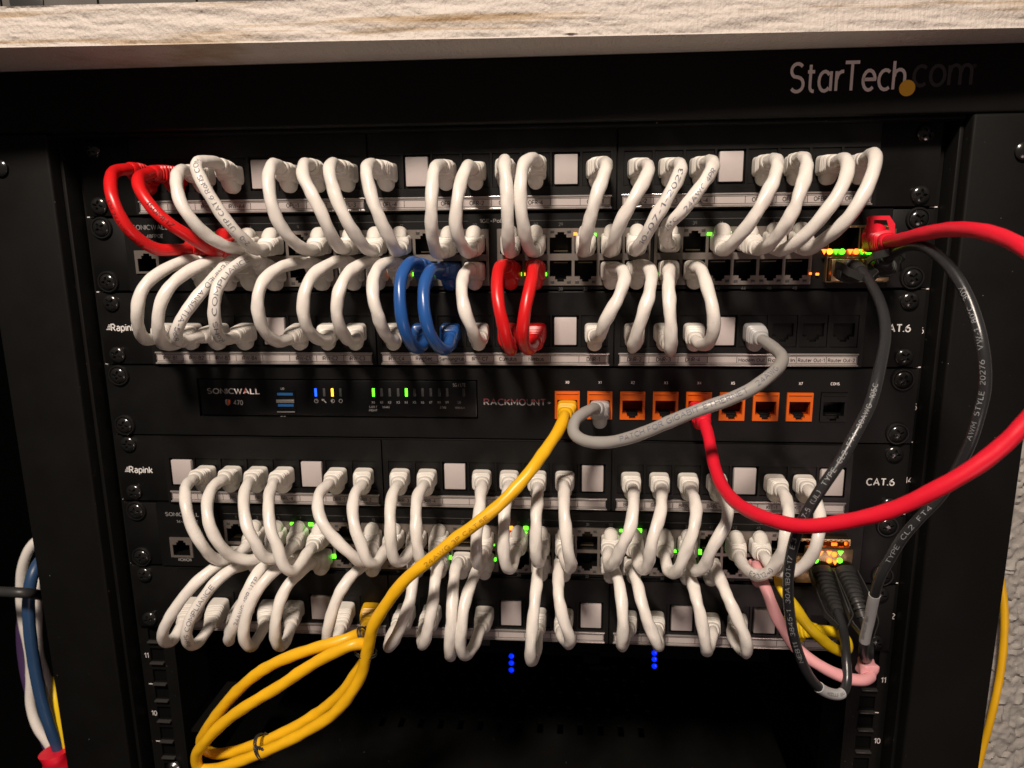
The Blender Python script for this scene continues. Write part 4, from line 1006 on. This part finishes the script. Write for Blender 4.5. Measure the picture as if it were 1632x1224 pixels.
tA, pA, sA = dac('dark printed cable hanging from upper switch, crossing the white cables at right',
    Vector((192.5, -11, -78)), [(1356,424,26),(1378,438,44),(1391,458,62),(1402,480,75),(1410,510,86),(1411,540,94),(1405,573,104),(1398,606,112),(1387,645,118),(1364,690,124),(1338,737,128),(1311,776,130),(1287,815,128),(1271,847,126),(1262,880,122),(1256,925,116),(1258,973,110),(1267,1022,104),(1283,1066,98),(1301,1092,92),(1322,1105,86),(1342,1106,81),(1350,1089,76),(1349,1056,70),(1346,1015,58),(1338,984,46),(1329,962,36)],
    at(1308, 909, 14), Vector((0.25, -0.9, -0.3)).normalized(), (at(1329, 962, 36)-at(1308, 909, 14)).normalized(),
    [('7-5  (UL)  TYPE  CL2  FT4  30AWG  105C', ((1283,822),(1394,614)), 2.1, True, dict(tilt=0.1)),
     ('NEB11  3845-1  30A1B01-17  E3', ((1277,1050),(1266,852)), 2.1, True, dict(tilt=0.1))], ((1303,1095,91),(1343,1106,81)))
tB, pB, sB = dac('dark grey cable arching out at far right, from the upper switch to the lower switch',
    Vector((209.2, -11, -77)), [(1408,417,30),(1428,401,50),(1454,391,70),(1481,397,85),(1508,419,95),(1535,458,105),(1553,501,112),(1565,546,118),(1570,591,120),(1569,625,120),(1562,653,120),(1549,698,118),(1531,737,114),(1500,789,108),(1468,823,104),(1440,855,100),(1419,889,95),(1405,914,92),(1394,947,86),(1386,985,80),(1378,1020,74),(1377,1043,68),(1382,1052,60),(1386,1040,52),(1382,1012,46),(1376,985,40),(1368,962,35)],
    at(1346, 909, 14), Vector((0.35, -0.9, 0.05)).normalized(), (at(1368, 962, 35)-at(1346, 909, 14)).normalized(),
    [('AWM  STYLE  20276   VW-1  80°C  30V', ((1549,700),(1533,462)), 2.1, True, dict(tilt=0.35)),
     ('TYPE  CL2  FT4', ((1416,894),(1488,806)), 2.1, True, dict(tilt=0.0))], ((1394,947,86),(1378,1020,74)))
# print on the two sleeves
wrap_text(sA, pA, 2.80, 'MODULE 10G', ((1312,1100),(1340,1107)), 1.6, M['dtext'], False)
wrap_text(sB, pB, 2.80, '00190317 10M', ((1379,1012),(1388,976)), 1.5, M['dtext'], True, tilt=0.35)

# wire ties round the coil
def tie(px, py, d, axis, r, label, twist=True):
    c = at(px, py, d); ax = Vector(axis).normalized(); u = ax.orthogonal().normalized(); v = ax.cross(u)
    t = thing('wire_tie', c, label, 'wire tie', 'thin black ties round the amber coil')
    pts = []
    for k in range(57):
        a = 2*math.pi*k/28; rr = (r[0], r[1]); pts.append(c+Vector((math.cos(a)*rr[0], math.sin(a)*rr[1]*1.0, 0)).x*u+v*math.sin(a)*rr[1]+ax*((k/28-1)*1.3))
    link('wire', tube(B(), pts, 0.5, 0, 0, 8), M['dacboot'], t)
    if twist:
        for q in (1, -1):
            o = v*-r[1] if (v*-r[1]).y < (v*r[1]).y else v*r[1]
            pts = [c+o+Vector((k*0.8, -0.6+0.5*math.sin(k*1.3)*q, -k*0.32+0.6*math.cos(k*1.3)*q)) for k in range(14)]
            link('twisted_end', tube(B(), pts, 0.45, 0, 0, 8), M['dacboot'], t)
tie(580, 1012, 66, (0.9, 0, 0.35), (4.4, 5.6), 'short black tie at the top of the amber coil, under its lower plug', False)
tie(583, 1040, 70, (0.12, 0.1, 1), (5.4, 6.4), 'black wire tie just below the topmost one, where the amber coil narrows', False)
tie(420, 1190, 67, (0.94, 0.0, 0.35), (7.2, 8.2), 'black wire tie with twisted loose end on the lower strands of the amber coil', True)

# ------------------------------------------------------------------ timber shelf board
a0 = Vector((-228, -72)); a1 = Vector((250, -50)); dirv = (a1-a0).normalized(); nrm = Vector((-dirv.y, dirv.x))
def bp(u, d, z): q = a0+dirv*u+nrm*d; return Vector((q.x, q.y, z))
bm = B(); NU, NV = 900, 26; zb, zt = 34.0, 52.2; G = []
for i in range(NU+1):
    u = -260+i*1.12; row = []
    for j in range(NV+1):
        z = zb+(zt-zb)*j/NV
        h = 0.85*noise.noise(Vector((u*0.03, z*0.25, 0)))-(2.2*max(0, 0.7-math.hypot((u-272)/5, (z-35.5)/1.6)) if abs(u-272) < 8 else 0)+0.5*max(0, noise.noise(Vector((u*0.09+z*0.25, z*0.35, 3))))+0.14*noise.noise(Vector((u*0.13, z*1.4, 4)))+0.35*noise.noise(Vector((u*0.12, z*0.5, 8)))+0.55*abs(noise.noise(Vector((u*0.38+z*0.5, z*0.10, 7))))+0.22*noise.noise(Vector((u*0.8, z*1.1, 1)))
        if j in (0, NV): h = h*0.3-0.2
        if j in (0,): h -= 0.25*abs(noise.noise(Vector((u*0.3, 0, 9))))
        row.append(bm.verts.new(bp(u, h, z)))
    G.append(row)
for i in range(NU):
    for j in range(NV): bm.faces.new((G[i][j], G[i+1][j], G[i+1][j+1], G[i][j+1]))
bk = [[bm.verts.new(bp(-260+i*1.12, 420, z)) for z in (zb, zt)] for i in (0, NU)]
bm.faces.new([g_[0] for g_ in G]+[bk[1][0], bk[0][0]]); bm.faces.new([g_[-1] for g_ in G][::-1]+[bk[0][1], bk[1][1]])
bm.faces.new((G[0][0], *[G[0][j] for j in range(1, NV+1)], bk[0][1], bk[0][0])); bm.faces.new((*[G[NU][j] for j in range(NV+1)], bk[1][1], bk[1][0]))
mb = bpy.data.materials.new('whitewashed_wood'); mb.use_nodes = True; nt = mb.node_tree; pr = nt.nodes["Principled BSDF"]; pr.inputs["Roughness"].default_value = 0.62
tc = nt.nodes.new("ShaderNodeTexCoord"); mp = nt.nodes.new("ShaderNodeMapping"); mp.inputs["Scale"].default_value = (5, 5, 150); nt.links.new(tc.outputs["Object"], mp.inputs[0])
n1 = nt.nodes.new("ShaderNodeTexNoise"); n1.inputs["Scale"].default_value = 1.0; n1.inputs["Detail"].default_value = 6; n1.inputs["Roughness"].default_value = 0.65; nt.links.new(mp.outputs[0], n1.inputs["Vector"])
cr = nt.nodes.new("ShaderNodeValToRGB"); nt.links.new(n1.outputs["Fac"], cr.inputs[0])
e_ = cr.color_ramp.elements; e_[0].position = 0.32; e_[0].color = (0.30, 0.19, 0.09, 1); e_[1].position = 0.46; e_[1].color = (0.52, 0.475, 0.435, 1)
x = cr.color_ramp.elements.new(0.41); x.color = (0.42, 0.345, 0.265, 1)
n2 = nt.nodes.new("ShaderNodeTexNoise"); n2.inputs["Scale"].default_value = 700; n2.inputs["Detail"].default_value = 5; nt.links.new(tc.outputs["Object"], n2.inputs["Vector"])
mp3 = nt.nodes.new("ShaderNodeMapping"); mp3.inputs["Rotation"].default_value = (0, 0.5, 0); mp3.inputs["Scale"].default_value = (520, 60, 30); nt.links.new(tc.outputs["Object"], mp3.inputs[0])
n3 = nt.nodes.new("ShaderNodeTexNoise"); n3.inputs["Scale"].default_value = 1.0; n3.inputs["Detail"].default_value = 4; nt.links.new(mp3.outputs[0], n3.inputs["Vector"])
ad = nt.nodes.new("ShaderNodeMath"); ad.operation = 'ADD'; nt.links.new(n2.outputs["Fac"], ad.inputs[0]); nt.links.new(n3.outputs["Fac"], ad.inputs[1])
bu = nt.nodes.new("ShaderNodeBump"); bu.inputs["Strength"].default_value = 0.95; bu.inputs["Distance"].default_value = 0.0006; nt.links.new(ad.outputs[0], bu.inputs["Height"]); nt.links.new(bu.outputs[0], pr.inputs["Normal"])
nt.links.new(cr.outputs[0], pr.inputs["Base Color"])
o = link('wood_board', bm, mb, None, base=(0, 0, 34)); tag(o, 'rough whitewashed wooden board lying across the top of the rack', 'board')
# grey case standing on the board
cs = thing('equipment_case', (-200, 60, 52.5), 'flat grey metal case lying on the wooden board at top left', 'case')
mg_ = mat('grey_case_metal', (0.10, 0.095, 0.09), 0.4, var=0.1)
link('body', mbox(-330, -95, -40, 260, 52.6, 85, bev=3), mg_, cs)
bm = B()
for k in range(4): box(bm, -300+k*52, -299+k*52, -40.4, -39.9, 54, 83)
link('groove', bm, M['void'], cs, False)
bm = B(); p = at(42, -2, 40.5); lathe(bm, (p.x, -40.2, 63), [(9, 0), (9, 0.8), (7.8, 1.2), (0.6, 1.2)], 40); link('knob', bm, M['dacboot'], cs)
bm = mbox(-92, -76, -50, 30, 52.6, 62, bev=1.5); o = link('adapter', bm, M['dacboot'], None, base=(-84, -10, 52.6)); tag(o, 'small black block on the board to the right of the grey case', 'adapter')

# ------------------------------------------------------------------ cables left of the rack and at the wall
def loose(name, pts, rad, m, label, group=None, lump=0.015):
    P = [at(*p) for p in pts]; path = spline(P, 3.0); seed[0] += 1.1
    o = link(name, tube(B(), path, rad, seed[0], lump), M[m], None, base=P[0]); tag(o, label, 'cable', group); return o
gl = 'loose cables hanging left of the rack'
loose('network_cable', [(80,852,-60),(55,864,-58),(38,895,-56),(33,935,-56),(36,985,-56),(47,1040,-56),(49,1080,-56),(49,1125,-54),(60,1160,-50),(82,1192,-48),(98,1230,-48),(104,1290,-48)], 3.6, 'white', 'white cable forming the outer left edge of the hanging bundle', gl)
loose('network_cable', [(75,880,-60),(54,910,-44),(46,950,-38),(47,1000,-36),(54,1055,-36),(65,1110,-36),(80,1160,-36),(93,1195,-38),(100,1240,-38),(106,1290,-38)], 4.2, 'navy', 'blue cable in the middle of the bundle left of the rack', gl)
loose('network_cable', [(80,890,-66),(60,940,-58),(58,990,-55),(60,1040,-52),(72,1080,-50),(85,1130,-50),(95,1180,-48),(104,1240,-46),(108,1290,-46)], 4.2, 'white', 'white cable next to the rack side, right of the blue one', gl)
loose('network_cable', [(40,960,-60),(34,1000,-60),(38,1060,-60),(52,1120,-58),(72,1180,-54),(96,1240,-52),(104,1290,-52)], 3.6, 'purple', 'dark purple cable behind the blue one in the left bundle', gl)
loose('network_cable', [(82,1080,-54),(90,1120,-46),(97,1160,-42),(103,1200,-40),(107,1240,-40),(110,1290,-40)], 3.0, 'lemon', 'thin yellow cable at the right edge of the left bundle', gl)
bm = B(); pts = [at(88, 1196, -36), at(92, 1215, -36), at(95, 1240, -36), at(97, 1280, -36)]
pts = spline(pts, 2.5); tube(bm, pts, 10.5, 3, 0.06, 24); o = link('hook_and_loop_wrap', bm, M['crimson'], None, base=pts[0]); tag(o, 'red wrap holding the cable bundle together at bottom left', 'cable wrap')
loose('power_cable', [(-60,937,-20),(0,943,-20),(40,945,-20),(70,950,-60)], 3.6, 'dacboot', 'black cable crossing the left bundle horizontally')
loose('network_cable', [(1578,840,2),(1590,900,4),(1600,960,6),(1600,1020,7),(1594,1075,7),(1584,1125,7),(1574,1165,5),(1564,1200,3),(1554,1240,2)], 2.2, 'yellow', 'amber cable hanging between the rack and the textured wall')
